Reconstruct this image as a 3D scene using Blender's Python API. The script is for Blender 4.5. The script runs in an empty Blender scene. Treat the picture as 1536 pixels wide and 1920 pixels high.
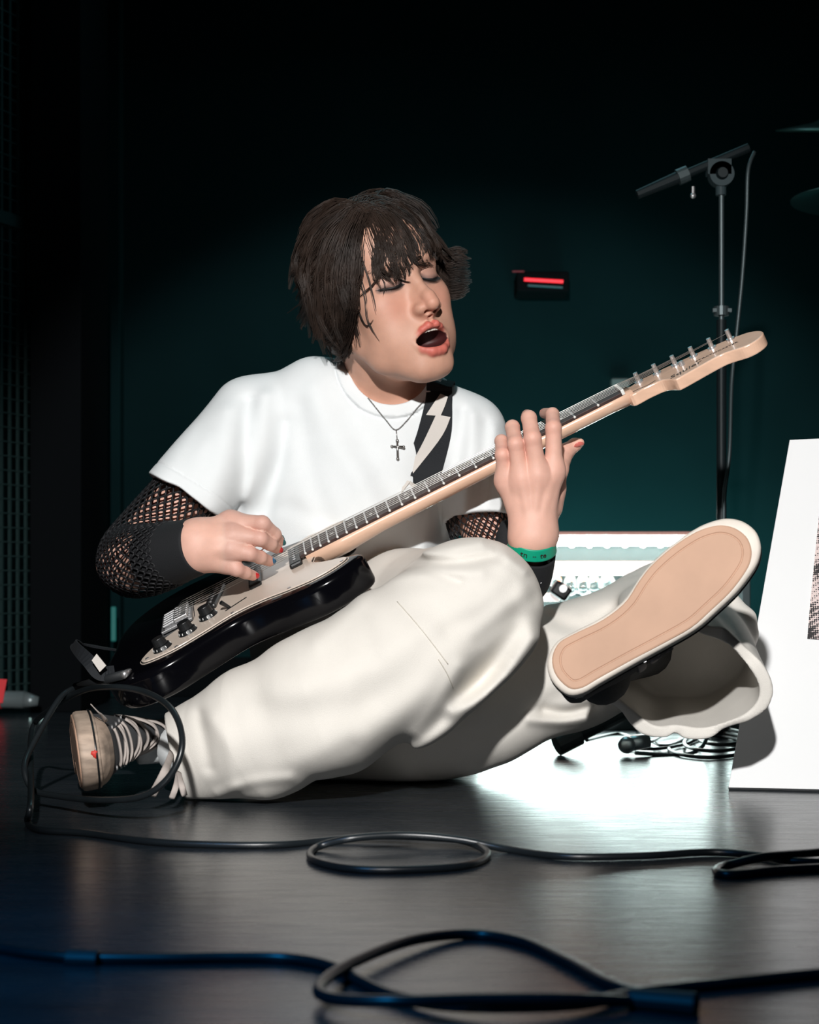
import bpy, bmesh, math, random
import numpy as np
from mathutils import Vector, Matrix

# ------------------------------------------------------------------ camera, world, lights, exposure
C = bpy.context.scene
COL = C.collection
FPX, HCAM, HOR = 3300.0, 0.28, 1100.0
def W(px, py, Y):
    """world point seen at that place of the photograph, Y metres away"""
    return np.array([(px - 768) / FPX * Y, Y, HCAM - (py - HOR) / FPX * Y])

cam_d = bpy.data.cameras.new('camera'); cam = bpy.data.objects.new('camera', cam_d); COL.objects.link(cam)
cam.location = (0, 0, HCAM); cam.rotation_euler = (math.pi / 2, 0, 0)
cam_d.sensor_fit = 'VERTICAL'; cam_d.sensor_height = 36; cam_d.sensor_width = 28.8
cam_d.lens = FPX / 1920 * 36
cam_d.shift_y = (HOR - 960) / 1920
cam_d.clip_start = 0.05
cam_d.dof.use_dof = True; cam_d.dof.focus_distance = 2.36; cam_d.dof.aperture_fstop = 7.5
C.camera = cam

wd = bpy.data.worlds.new('world'); C.world = wd; wd.use_nodes = True
wd.node_tree.nodes['Background'].inputs[0].default_value = (0.02, 0.06, 0.075, 1)
wd.node_tree.nodes['Background'].inputs[1].default_value = 0.05

def light(name, kind, loc, target, power, color, size=0.1, spot=40, blend=0.3, sy=None):
    d = bpy.data.lights.new(name, kind); o = bpy.data.objects.new(name, d); COL.objects.link(o)
    d.energy = power; d.color = color
    if kind == 'AREA':
        d.size = size
        if sy: d.shape = 'RECTANGLE'; d.size_y = sy
    else: d.shadow_soft_size = size
    if kind == 'SPOT': d.spot_size = math.radians(spot); d.spot_blend = blend
    o.location = loc
    o.rotation_euler = (Vector(target) - Vector(loc)).to_track_quat('-Z', 'Y').to_euler()
    return o
light('key_spot', 'SPOT', (-0.14, -0.35, 1.22), (0.02, 2.4, 0.49), 400, (1.0, 0.985, 0.965), 0.035, 33, 0.35)
light('blue_stage_wash', 'SPOT', (-0.85, 0.40, 1.3), (-0.36, 1.10, 0.0), 85.0, (0.02, 0.38, 1.0), 0.12, 50, 1.0)
light('teal_back_fill', 'SPOT', (0.48, 3.80, 0.36), (0.30, 4.5, 0.60), 5.0, (0.25, 0.88, 0.9), 0.10, 130, 1.0)  # added behind the rack to stand in for its glow on the wall
light('teal_wall_fill', 'AREA', (0.46, 4.22, 0.26), (0.46, 4.5, 0.40), 5.5, (0.40, 0.95, 0.86), 0.95, sy=0.05)  # unseen light added to grade the wall teal above the rack
light('teal_floor_wash', 'AREA', (0.0, 3.6, 2.3), (0.1, 2.0, 0.0), 5.0, (0.35, 0.8, 0.9), 1.0)
C.view_settings.view_transform = 'Standard'; C.view_settings.look = 'None'
C.view_settings.exposure = 0.0; C.view_settings.gamma = 1; C.view_settings.use_curve_mapping = False

# ------------------------------------------------------------------ materials
def new_mat(name):
    m = bpy.data.materials.new(name); m.use_nodes = True
    return m, m.node_tree, m.node_tree.nodes['Principled BSDF']
def mat(name, col, rough=0.5, metal=0.0, noise=0.0, nscale=40, bump=0.0, bscale=200, coat=0.0,
        emit=None, estr=0.0, trans=0.0, sss=0.0, stretch=(1, 1, 1), attr=False, spec=0.5, alpha=1.0):
    m, nt, b = new_mat(name)
    b.inputs['Roughness'].default_value = rough; b.inputs['Metallic'].default_value = metal
    b.inputs['Coat Weight'].default_value = coat; b.inputs['Coat Roughness'].default_value = 0.08
    b.inputs['Transmission Weight'].default_value = trans
    b.inputs['Specular IOR Level'].default_value = spec
    b.inputs['Alpha'].default_value = alpha
    if sss: b.inputs['Subsurface Weight'].default_value = sss; b.inputs['Subsurface Radius'].default_value = (0.010, 0.004, 0.002); b.inputs['Subsurface Scale'].default_value = 0.5
    if emit: b.inputs['Emission Color'].default_value = (*emit, 1); b.inputs['Emission Strength'].default_value = estr
    N = nt.nodes; Lk = nt.links
    tc = N.new('ShaderNodeTexCoord'); mp = N.new('ShaderNodeMapping'); mp.inputs['Scale'].default_value = stretch
    Lk.new(tc.outputs['Object'], mp.inputs['Vector'])
    base = None
    if attr:
        a = N.new('ShaderNodeAttribute'); a.attribute_name = 'Col'; base = a.outputs['Color']
    else:
        b.inputs['Base Color'].default_value = (*col, 1)
    if noise:
        n = N.new('ShaderNodeTexNoise'); n.inputs['Scale'].default_value = nscale; n.inputs['Detail'].default_value = 5
        Lk.new(mp.outputs[0], n.inputs['Vector'])
        mr = N.new('ShaderNodeMapRange'); mr.inputs['From Min'].default_value = 0.3; mr.inputs['From Max'].default_value = 0.7
        mr.inputs['To Min'].default_value = 1 - noise; mr.inputs['To Max'].default_value = 1 + noise
        Lk.new(n.outputs[0], mr.inputs[0])
        mx = N.new('ShaderNodeVectorMath'); mx.operation = 'SCALE'
        if base: Lk.new(base, mx.inputs[0])
        else: mx.inputs[0].default_value = col
        Lk.new(mr.outputs[0], mx.inputs['Scale']); base = mx.outputs[0]
    if base: Lk.new(base, b.inputs['Base Color'])
    if bump:
        n2 = N.new('ShaderNodeTexNoise'); n2.inputs['Scale'].default_value = bscale; n2.inputs['Detail'].default_value = 3
        Lk.new(mp.outputs[0], n2.inputs['Vector'])
        bp = N.new('ShaderNodeBump'); bp.inputs['Strength'].default_value = bump; bp.inputs['Distance'].default_value = 0.002
        Lk.new(n2.outputs[0], bp.inputs['Height']); Lk.new(bp.outputs[0], b.inputs['Normal'])
    return m

M = {}
M['skin'] = mat('skin', (0.7, 0.45, 0.35), 0.56, noise=0.05, nscale=60, bump=0.12, bscale=900, sss=0.12, attr=True)
M['shirt'] = mat('shirt_cotton', (0.80, 0.83, 0.84), 0.9, bump=0.25, bscale=1500, noise=0.015, nscale=30)
M['pants'] = mat('cream_cotton', (0.76, 0.725, 0.67), 0.9, bump=0.3, bscale=1100, noise=0.03, nscale=18)
M['seam'] = mat('cream_seam', (0.62, 0.58, 0.51), 0.9)
M['hair'] = mat('dark_brown_hair', (0.030, 0.0195, 0.015), 0.46, noise=0.6, nscale=18, spec=0.3)
M['black_cloth'] = mat('black_cloth', (0.008, 0.009, 0.011), 0.85, bump=0.3, bscale=900)
M['net'] = mat('black_fishnet', (0.006, 0.006, 0.008), 0.7)
M['gloss_black'] = mat('gloss_black_lacquer', (0.002, 0.002, 0.003), 0.14, coat=0.2, spec=0.2)
M['guard'] = mat('parchment_plastic', (0.78, 0.66, 0.56), 0.22, coat=0.3)
M['black_plastic'] = mat('black_plastic', (0.010, 0.011, 0.012), 0.35)
M['rubber'] = mat('black_rubber', (0.012, 0.014, 0.016), 0.55)
M['cable'] = mat('black_cable_jacket', (0.010, 0.013, 0.015), 0.33, noise=0.1)
M['chrome'] = mat('chrome', (0.80, 0.80, 0.81), 0.32, metal=0.9)
M['string'] = mat('steel_string', (0.62, 0.60, 0.57), 0.3, metal=0.8)
M['maple'] = mat('maple', (0.82, 0.53, 0.38), 0.28, coat=0.5, noise=0.06, nscale=14, stretch=(1, 8, 8))
M['rosewood'] = mat('rosewood', (0.045, 0.022, 0.018), 0.5, noise=0.4, nscale=30, stretch=(1, 10, 10))
M['white_plastic'] = mat('white_plastic', (0.8, 0.79, 0.75), 0.35)
M['white_ink'] = mat('white_ink', (0.8, 0.8, 0.78), 0.6)
M['black_ink'] = mat('black_ink', (0.03, 0.02, 0.015), 0.6)
M['strap_black'] = mat('strap_black', (0.004, 0.006, 0.009), 0.8, bump=0.3, bscale=700)
M['strap_white'] = mat('strap_cream', (0.62, 0.58, 0.54), 0.8, bump=0.2, bscale=700)
M['band_green'] = mat('green_wristband', (0.0, 0.34, 0.20), 0.45)
M['gum'] = mat('tan_gum_rubber', (0.50, 0.31, 0.215), 0.7, noise=0.08, nscale=14, bump=0.15, bscale=120)
M['foxing'] = mat('dirty_white_rubber', (0.68, 0.62, 0.55), 0.6, noise=0.16, nscale=16)
M['foxing_dirty'] = mat('scuffed_cream_rubber', (0.42, 0.32, 0.25), 0.65, noise=0.35, nscale=26, stretch=(1, 1, 4))
M['canvas'] = mat('faded_black_canvas', (0.045, 0.048, 0.052), 0.9, noise=0.35, nscale=20, bump=0.4, bscale=900)
M['lace'] = mat('grey_white_lace', (0.42, 0.37, 0.34), 0.85, noise=0.2, nscale=30)
M['red_mark'] = mat('red_ink_mark', (0.55, 0.03, 0.02), 0.6)
M['nail_red'] = mat('red_nail_polish', (0.55, 0.012, 0.018), 0.2)
M['nail_teal'] = mat('teal_nail_polish', (0.0, 0.11, 0.12), 0.2)
M['nail_blue'] = mat('blue_nail_polish', (0.015, 0.12, 0.24), 0.2)
M['nail_pink'] = mat('bare_nail', (0.62, 0.16, 0.13), 0.3)
M['mouth'] = mat('mouth_inside', (0.025, 0.004, 0.004), 0.5)
M['teeth'] = mat('teeth', (0.62, 0.58, 0.52), 0.3)
M['lash'] = mat('black_lash', (0.006, 0.006, 0.007), 0.6)
M['board'] = mat('white_board', (0.86, 0.87, 0.88), 0.75, noise=0.01, nscale=6)
M['board_edge'] = mat('grey_board_edge', (0.30, 0.30, 0.29), 0.8)
M['stand'] = mat('stand_black_metal', (0.008, 0.013, 0.015), 0.5, metal=0.2, spec=.2)
M['stand_grey'] = mat('stand_grey_metal', (0.055, 0.075, 0.08), 0.45, metal=0.5)
M['wall'] = mat('dark_wall_paint', (0.0035, 0.014, 0.016), 0.9, noise=0.12, nscale=3, spec=0.04)
M['wall_black'] = mat('black_drape', (0.004, 0.005, 0.006), 0.95, spec=0.05)
M['mesh_panel'] = mat('dark_teal_wire', (0.022, 0.045, 0.045), 0.6, spec=.15)
M['led'] = mat('white_led', (1, 1, 1), 0.5, emit=(0.86, 1.0, 0.98), estr=55)
M['glow'] = mat('backlit_diffuser', (0.8, 0.85, 0.85), 0.5, emit=(0.80, 1.0, 0.97), estr=8.0)
M['shelf'] = mat('shelf_added_glow', (0.95, 0.86, 0.83), 0.5, emit=(1.0, .90, .86), estr=.75)  # shelf is no lamp, its bright glare is put in as emission
M['orange_lamp'] = mat('orange_lamp', (1, 0.3, 0.1), 0.4, emit=(1.0, 0.32, 0.12), estr=9)
M['red_lamp'] = mat('red_lamp', (0.8, 0.02, 0.03), 0.4, emit=(1.0, 0.02, 0.04), estr=1.0)
M['green_lamp'] = mat('green_lamp', (0, 0.3, 0.2), 0.4, emit=(0.0, 1.0, 0.5), estr=0.15)
M['glass'] = mat('clear_glass', (0.85, 0.95, 0.95), 0.05, trans=1.0)
M['red_tape'] = mat('red_tape', (0.75, 0.03, 0.04), 0.6)
M['grey_tube'] = mat('grey_tube', (0.20, 0.24, 0.25), 0.35, metal=0.4)
M['brass'] = mat('cymbal_bronze', (0.35, 0.42, 0.38), 0.35, metal=0.9)
M['silver'] = mat('silver_pendant', (0.35, 0.34, 0.33), 0.3, metal=1.0)
M['print_dark'] = mat('print_dark', (0.03, 0.03, 0.035), 0.8)
M['trim'] = mat('teal_trim', (0.05, 0.11, 0.11), 0.6)

def floor_mat():
    m, nt, b = new_mat('painted_stage_floor'); N = nt.nodes; L = nt.links
    tc = N.new('ShaderNodeTexCoord'); mp = N.new('ShaderNodeMapping'); mp.inputs['Scale'].default_value = (1, 5, 1)
    L.new(tc.outputs['Object'], mp.inputs[0])
    n = N.new('ShaderNodeTexNoise'); n.inputs['Scale'].default_value = 3.0; n.inputs['Detail'].default_value = 8; n.inputs['Roughness'].default_value = 0.65
    L.new(mp.outputs[0], n.inputs['Vector'])
    cr = N.new('ShaderNodeValToRGB'); cr.color_ramp.elements[0].color = (0.011, 0.017, 0.022, 1); cr.color_ramp.elements[1].color = (0.034, 0.038, 0.044, 1)
    cr.color_ramp.elements[0].position = 0.3; cr.color_ramp.elements[1].position = 0.75
    L.new(n.outputs[0], cr.inputs[0]); L.new(cr.outputs[0], b.inputs['Base Color'])
    n2 = N.new('ShaderNodeTexNoise'); n2.inputs['Scale'].default_value = 14; n2.inputs['Detail'].default_value = 6
    L.new(mp.outputs[0], n2.inputs['Vector'])
    mr = N.new('ShaderNodeMapRange'); mr.inputs['To Min'].default_value = 0.20; mr.inputs['To Max'].default_value = 0.34
    L.new(n2.outputs[0], mr.inputs[0]); L.new(mr.outputs[0], b.inputs['Roughness'])
    bp = N.new('ShaderNodeBump'); bp.inputs['Strength'].default_value = 0.15; bp.inputs['Distance'].default_value = 0.002
    L.new(n2.outputs[0], bp.inputs['Height']); L.new(bp.outputs[0], b.inputs['Normal'])
    return m
M['floor'] = floor_mat()

# ------------------------------------------------------------------ object helpers
def tag(o, label=None, cat=None, group=None, kind=None):
    if label: o['label'] = label
    if cat: o['category'] = cat
    if group: o['group'] = group
    if kind: o['kind'] = kind
    return o
def thing(name, loc, label, cat, group=None):
    o = bpy.data.objects.new(name, None); COL.objects.link(o); o.location = loc
    o.empty_display_size = 0.05
    return tag(o, label, cat, group)
def wt(o):
    return o.location + (o.matrix_parent_inverse.translation + wt(o.parent) if o.parent else Vector((0, 0, 0)))
def link(name, me, m, parent=None):
    """all vertices are given in world metres; a child keeps them through its parent's inverse"""
    o = bpy.data.objects.new(name, me); COL.objects.link(o)
    if m is not None: me.materials.append(m)
    if parent is not None:
        o.parent = parent; o.matrix_parent_inverse = Matrix.Translation(-wt(parent))
    return o
def mesh_np(name, V, Fq, m, parent=None, smooth=True, normals=None, cols=None):
    V = np.asarray(V, np.float32); me = bpy.data.meshes.new(name)
    if isinstance(Fq, np.ndarray):
        nf, k = Fq.shape
        me.vertices.add(len(V)); me.vertices.foreach_set('co', V.ravel())
        me.loops.add(nf * k); me.loops.foreach_set('vertex_index', Fq.astype(np.int32).ravel())
        me.polygons.add(nf); me.polygons.foreach_set('loop_start', np.arange(0, nf * k, k, dtype=np.int32))
        me.update(calc_edges=True)
    else:
        me.from_pydata([tuple(map(float, v)) for v in V], [], [tuple(map(int, f)) for f in Fq])
    if smooth: me.polygons.foreach_set('use_smooth', np.ones(len(me.polygons), bool))
    if cols is not None:
        a = me.color_attributes.new('Col', 'FLOAT_COLOR', 'POINT')
        a.data.foreach_set('color', np.concatenate([cols, np.ones((len(cols), 1))], 1).astype(np.float32).ravel())
    if normals is not None: me.normals_split_custom_set_from_vertices(normals.tolist())
    return link(name, me, m, parent)
def bm_obj(name, bm, m, parent=None, smooth=False, bevel=0.0):
    bmesh.ops.recalc_face_normals(bm, faces=bm.faces)
    me = bpy.data.meshes.new(name); bm.to_mesh(me); bm.free()
    o = link(name, me, m, parent)
    if smooth: me.polygons.foreach_set('use_smooth', np.ones(len(me.polygons), bool))
    if bevel:
        b = o.modifiers.new('b', 'BEVEL'); b.width = bevel; b.segments = 2; b.limit_method = 'ANGLE'
    return o
def frame(o, x, z):
    """4x4 from an origin, an x axis and an approximate z axis"""
    x = Vector(x).normalized(); z = Vector(z); z = (z - x * z.dot(x)).normalized(); y = z.cross(x)
    m = Matrix.Identity(4)
    for i in range(3): m[i][0] = x[i]; m[i][1] = y[i]; m[i][2] = z[i]; m[i][3] = o[i]
    return m
I4 = Matrix.Identity(4)
def box(bm, c, s, mtx=I4, rot=None):
    g = bmesh.ops.create_cube(bm, size=1)['verts']
    for v in g:
        p = Vector((v.co.x * s[0], v.co.y * s[1], v.co.z * s[2]))
        if rot is not None: p = rot @ p
        v.co = mtx @ (p + Vector(c))
    return g
def resample(pts, n, closed=False):
    P = np.array(pts, float); k = len(P); out = []
    idx = np.linspace(0, k if closed else k - 1, n, endpoint=not closed)
    for t in idx:
        i = int(math.floor(t)); f = t - i
        if not closed and i >= k - 1: i, f = k - 2, 1.0
        g = (lambda j: P[j % k]) if closed else (lambda j: P[min(max(j, 0), k - 1)])
        p0, p1, p2, p3 = g(i - 1), g(i), g(i + 1), g(i + 2)
        out.append(0.5 * (2 * p1 + (p2 - p0) * f + (2 * p0 - 5 * p1 + 4 * p2 - p3) * f * f + (3 * p1 - p0 - 3 * p2 + p3) * f ** 3))
    return np.array(out)
def tube_data(P, R, sides=8, cap=True, flat=1.0, up=None):
    """swept tube; R radius per point; flat squeezes along the second axis"""
    P = np.array(P, float); n = len(P); R = np.broadcast_to(np.asarray(R, float), (n,))
    T = np.gradient(P, axis=0); T /= np.linalg.norm(T, axis=1)[:, None] + 1e-12
    u = np.array(up if up is not None else (0, 0, 1.0)); 
    if abs(T[0] @ u) > 0.95 and up is None: u = np.array((1.0, 0, 0))
    V = []; a = np.linspace(0, 2 * np.pi, sides, endpoint=False)
    prev = None
    for i in range(n):
        if prev is None or up is not None: s = np.cross(T[i], u)
        else: s = prev - T[i] * (prev @ T[i])
        s /= np.linalg.norm(s) + 1e-12; w = np.cross(s, T[i]); prev = s
        V.append(P[i] + R[i] * (np.cos(a)[:, None] * s + np.sin(a)[:, None] * w * flat))
    V = np.concatenate(V); F = []
    for i in range(n - 1):
        for j in range(sides):
            k = (j + 1) % sides
            F.append((i * sides + j, i * sides + k, (i + 1) * sides + k, (i + 1) * sides + j))
    if cap: F.append(tuple(range(sides))[::-1]); F.append(tuple((n - 1) * sides + j for j in range(sides)))
    return V, F
def tube(name, P, R, m, parent=None, sides=10, flat=1.0, up=None, n=None, closed=False):
    if n: P = resample(P, n, closed)
    if closed: P = np.concatenate([P, P[:1]])
    if n and np.ndim(R) == 1: R = np.interp(np.linspace(0, 1, len(P)), np.linspace(0, 1, len(R)), R)
    V, F = tube_data(P, R, sides, True, flat, up)
    return mesh_np(name, V, F, m, parent)
def tubes(name, lst, m, parent=None, sides=6):
    VV, FF, o = [], [], 0
    for it in lst:
        V, F = tube_data(it[0], it[1], sides); VV.append(V); FF += [tuple(i + o for i in f) for f in F]; o += len(V)
    return mesh_np(name, np.concatenate(VV), FF, m, parent)
def cyl(bm, a, b, r1, r2=None, seg=16):
    a = Vector(a); b = Vector(b); r2 = r1 if r2 is None else r2
    g = bmesh.ops.create_cone(bm, cap_ends=True, segments=seg, radius1=r1, radius2=r2, depth=(b - a).length)['verts']
    q = (b - a).to_track_quat('Z', 'Y').to_matrix().to_4x4(); q.translation = (a + b) / 2
    bmesh.ops.transform(bm, matrix=q, verts=g); return g
def prism(name, out, z0, z1, mtx, m, parent=None, edge=0.0, smooth=False, levels=None):
    """extruded outline; edge rounds both rims by insetting"""
    P = np.array(out, float); n = len(P)
    T = np.roll(P, -1, 0) - np.roll(P, 1, 0); T /= np.linalg.norm(T, axis=1)[:, None] + 1e-12
    area = 0.5 * np.sum(P[:, 0] * np.roll(P[:, 1], -1) - np.roll(P[:, 0], -1) * P[:, 1])
    Nn = np.stack([T[:, 1], -T[:, 0]], 1) * (1 if area > 0 else -1)
    if levels is None:
        if edge:
            e = edge; k = [(1, 0), (.55, .1), (.2, .35), (0.03, .75), (0, 1)]
            levels = [(i * e, z0 + j * e) for i, j in k] + [(i * e, z1 - j * e) for i, j in k[::-1]]
        else: levels = [(0, z0), (0, z1)]
    V = []
    for ins, z in levels:
        q = P - Nn * ins
        V += [tuple(mtx @ Vector((x, y, z))) for x, y in q]
    F = []
    for l in range(len(levels) - 1):
        for i in range(n):
            j = (i + 1) % n; F.append((l * n + i, l * n + j, (l + 1) * n + j, (l + 1) * n + i))
    F.append(tuple(range(n))[::-1]); F.append(tuple((len(levels) - 1) * n + i for i in range(n)))
    me = bpy.data.meshes.new(name); me.from_pydata(V, [], F); bm = bmesh.new(); bm.from_mesh(me)
    return bm_obj(name, bm, m, parent, smooth)

# ------------------------------------------------------------------ distance-field sculpting (organic shapes)
F32 = np.float32
def nrm(v): return np.sqrt(np.einsum('ij,ij->i', v, v))
def seg(P, a, b, ra, rb=None):
    a = np.asarray(a, F32); b = np.asarray(b, F32); rb = ra if rb is None else rb
    ba = b - a; h = np.clip(((P - a) @ ba) / (ba @ ba), 0, 1)
    return nrm(P - a - h[:, None] * ba) - (ra + (rb - ra) * h)
def ell(P, c, r):
    q = (P - np.asarray(c, F32)); r = np.asarray(r, F32)
    k0 = nrm(q / r); k1 = nrm(q / (r * r)); return k0 * (k0 - 1) / (k1 + 1e-9)
def smin(a, b, k):
    h = np.clip(k - np.abs(a - b), 0, None) / k; return np.minimum(a, b) - h * h * k * 0.25
def smax(a, b, k): return -smin(-a, -b, k)
def chain(P, pts, rs, k=0.004):
    d = None
    for i in range(len(pts) - 1):
        s = seg(P, pts[i], pts[i + 1], rs[i], rs[i + 1]); d = s if d is None else smin(d, s, k)
    return d
def dist2(P, pl):
    """distance in the xz plane to a polyline given as world points"""
    Q = P[:, [0, 2]]; d = np.full(len(Q), 9.0, F32)
    for a, b in zip(pl[:-1], pl[1:]):
        a = np.asarray([a[0], a[2]], F32); b = np.asarray([b[0], b[2]], F32); ba = b - a
        h = np.clip(((Q - a) @ ba) / (ba @ ba), 0, 1); d = np.minimum(d, nrm(Q - a - h[:, None] * ba))
    return d
def folds(P, lst):
    f = np.zeros(len(P), F32)
    for pl, amp, w in lst:
        f += amp * np.exp(-(dist2(P, pl) / w) ** 2)
    return f
def fold(pix, Y, amp, w): return ([W(x, y, Y) for x, y in resample(pix, 9)], amp, w)
def field_mesh(f, lo, hi, h, B=8):
    lo = np.asarray(lo, float); hi = np.asarray(hi, float)
    nb = np.ceil((hi - lo) / h / B).astype(int); n = nb * B
    ax = [lo[i] + h * (np.arange(nb[i]) * B + (B - 1) / 2) for i in range(3)]
    c = np.stack(np.meshgrid(*ax, indexing='ij'), -1).reshape(-1, 3).astype(F32)
    fc = f(c); vol = np.repeat(np.where(fc > 0, 1, -1).astype(F32)[:, None], B ** 3, 1)
    act = np.nonzero(np.abs(fc) < B * h * 0.95 + 0.006)[0]
    o = (np.stack(np.meshgrid(*[np.arange(B)] * 3, indexing='ij'), -1).reshape(-1, 3) - (B - 1) / 2) * h
    for s in range(0, len(act), 400):
        a = act[s:s + 400]; p = (c[a][:, None, :] + o[None]).reshape(-1, 3).astype(F32)
        vol[a] = f(p).reshape(len(a), -1)
    vol = vol.reshape(nb[0], nb[1], nb[2], B, B, B).transpose(0, 3, 1, 4, 2, 5).reshape(n)
    s = (vol < 0).astype(np.uint8)
    cnt = np.zeros(n - 1, np.uint8)
    offs = [(i, j, k) for i in (0, 1) for j in (0, 1) for k in (0, 1)]
    sl = lambda A, q: A[q[0]:A.shape[0] - 1 + q[0], q[1]:A.shape[1] - 1 + q[1], q[2]:A.shape[2] - 1 + q[2]]
    for q in offs: cnt += sl(s, q)
    ii = np.nonzero((cnt > 0) & (cnt < 8)); idx = np.stack(ii, 1)
    val = [vol[ii[0] + q[0], ii[1] + q[1], ii[2] + q[2]] for q in offs]
    acc = np.zeros((len(idx), 3)); num = np.zeros(len(idx))
    for a in range(8):
        for b in range(a + 1, 8):
            d = np.array(offs[b]) - np.array(offs[a])
            if np.abs(d).sum() != 1 or d.min() < 0: continue
            cr = (val[a] < 0) != (val[b] < 0); t = val[a] / (val[a] - val[b] + 1e-20)
            acc += np.where(cr[:, None], np.array(offs[a]) + t[:, None] * d, 0); num += cr
    V = lo + h * (idx + acc / num[:, None])
    idm = np.full(n - 1, -1, np.int32); idm[ii] = np.arange(len(idx))
    Q = []
    for axis in range(3):
        e = [0, 0, 0]; e[axis] = 1
        A = s; s0 = A[:A.shape[0] - e[0], :A.shape[1] - e[1], :A.shape[2] - e[2]]; s1 = A[e[0]:, e[1]:, e[2]:]
        p = np.stack(np.nonzero(s0 != s1), 1)
        o1, o2 = [(1, 2), (2, 0), (0, 1)][axis]
        ok = (p[:, o1] > 0) & (p[:, o2] > 0) & (p[:, o1] < n[o1] - 1) & (p[:, o2] < n[o2] - 1) & (p[:, axis] < n[axis] - 1)
        p = p[ok]; ins = s[p[:, 0], p[:, 1], p[:, 2]] == 1
        def at(d1, d2):
            q = p.copy(); q[:, o1] -= d1; q[:, o2] -= d2; return idm[q[:, 0], q[:, 1], q[:, 2]]
        quad = np.stack([at(1, 1), at(0, 1), at(0, 0), at(1, 0)], 1)
        quad = np.where(ins[:, None], quad, quad[:, ::-1]); Q.append(quad)
    Q = np.concatenate(Q); Q = Q[(Q >= 0).all(1)]
    def grad(v, e):
        g = np.stack([f((v + np.eye(3, dtype=F32)[i] * e)) - f((v - np.eye(3, dtype=F32)[i] * e)) for i in range(3)], 1) / (2 * e)
        return g
    v = V.astype(F32); e = F32(h * 0.5); g = grad(v, e); gl = (g * g).sum(1) + 1e-6
    stp = np.clip(f(v) / gl, -h * .6, h * .6); v = v - g * stp[:, None]
    g = grad(v, e); g /= nrm(g)[:, None] + 1e-9
    return v, Q, g
def sculpt(name, f, lo, hi, h, m, parent=None, col=None, mtx=None):
    v, q, g = field_mesh(f, lo, hi, h)
    c = col(v) if col else None
    if mtx is not None:
        R = np.array(mtx.to_3x3()); v = v @ R.T + np.array(mtx.translation); g = g @ R.T
    return mesh_np(name, v, q, m, parent, True, g, c)

def hit(f, px, py, Y0=1.9, Y1=3.0, step=0.6):
    """first point of a field along the sight line through that place of the photograph"""
    Y = Y0
    for _ in range(120):
        p = W(px, py, Y); d = float(f(np.array([p], F32))[0])
        if d < 0.0004: break
        Y += max(d * step, 0.0004)
        if Y > Y1: return None
    return p

# ================================================================== SETTING
def struct(o): o['kind'] = 'structure'; return o
bm = bmesh.new(); box(bm, (0, 1.6, -0.05), (7, 6.0, 0.1)); floor = struct(bm_obj('floor', bm, M['floor']))
bm = bmesh.new(); box(bm, (0.4, 4.55, 1.6), (6.2, 0.1, 3.3)); wall_back = struct(bm_obj('wall_back', bm, M['wall']))
bm = bmesh.new(); box(bm, (-3.0, 1.6, 1.6), (0.1, 5.9, 3.3)); struct(bm_obj('wall_left', bm, M['wall_black']))
bm = bmesh.new(); box(bm, (3.0, 1.6, 1.6), (0.1, 5.9, 3.3)); struct(bm_obj('wall_right', bm, M['wall_black']))
bm = bmesh.new(); box(bm, (0, 1.6, 3.3), (7, 6.0, 0.1)); struct(bm_obj('ceiling', bm, M['wall_black']))
# dark column and shallow wall panels on the left
bm = bmesh.new(); box(bm, (-0.79, 4.1, 1.6), (0.115, 0.35, 3.2)); struct(bm_obj('trim_1', bm, M['wall_black'], None, bevel=.004))
bm = bmesh.new(); box(bm, (-0.755, 4.47, 1.6), (0.05, 0.06, 3.2)); struct(bm_obj('trim_2', bm, M['wall'], None, bevel=.004))
bm = bmesh.new(); box(bm, (0.4, 4.49, 0.05), (2.2, 0.02, 0.1)); struct(bm_obj('baseboard_back', bm, M['wall_black'], None, bevel=.004))
# small teal handle on the wall low on the left, faint glow painted in
bm = bmesh.new(); box(bm, (0, 0, 0), (.012, .012, .085), Matrix.Translation(W(213, 1170, 4.3))); 
o = bm_obj('wall_handle', bm, mat('teal_handle', (.01, .08, .075), .6, emit=(.03, .40, .36), estr=.16), None, bevel=.003)
tag(o, 'small upright teal handle on the dark wall low on the left', 'lamp')

# wire mesh panel at the far left: every upright and rung is a bar of its own
mp = thing('wire_mesh_panel', tuple(W(45, 1100, 4.0) * np.array([1, 1, 0])), 'dark teal wire mesh grille standing at the left edge of the stage', 'grille')
A0 = W(92, 1100, 4.06); dr = np.array([0.42, 1.0, 0]) / np.hypot(.42, 1)
pitch = 0.0305
def bar_mesh(name, a, b, w, t):
    a = np.array(a); b = np.array(b); d = b - a; L = np.linalg.norm(d)
    bmm = bmesh.new(); m4 = frame((a + b) / 2, d, np.array([dr[1], -dr[0], 0])); box(bmm, (0, 0, 0), (L, w, t), m4); return bmm
for k in range(12):
    p = A0 - dr * pitch * k
    o = bm_obj('upright_wire', bar_mesh('u', (p[0], p[1], 0.02), (p[0], p[1], 2.0), .0075, .004), M['mesh_panel'], mp)
p0 = A0 + dr * .004; p1 = A0 - dr * pitch * 11.3
for k in range(60):
    z = 0.03 + k * 0.0318
    bm_obj('cross_wire', bar_mesh('c', (p0[0], p0[1] - .004, z), (p1[0], p1[1] - .004, z), .0028, .0025), M['mesh_panel'], mp)
z = W(80, 432, 4.03)[2]
bm_obj('flat_rail', bar_mesh('r', (p0[0], p0[1] - .009, z), (p1[0], p1[1] - .009, z), .026, .005), M['mesh_panel'], mp)

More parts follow.
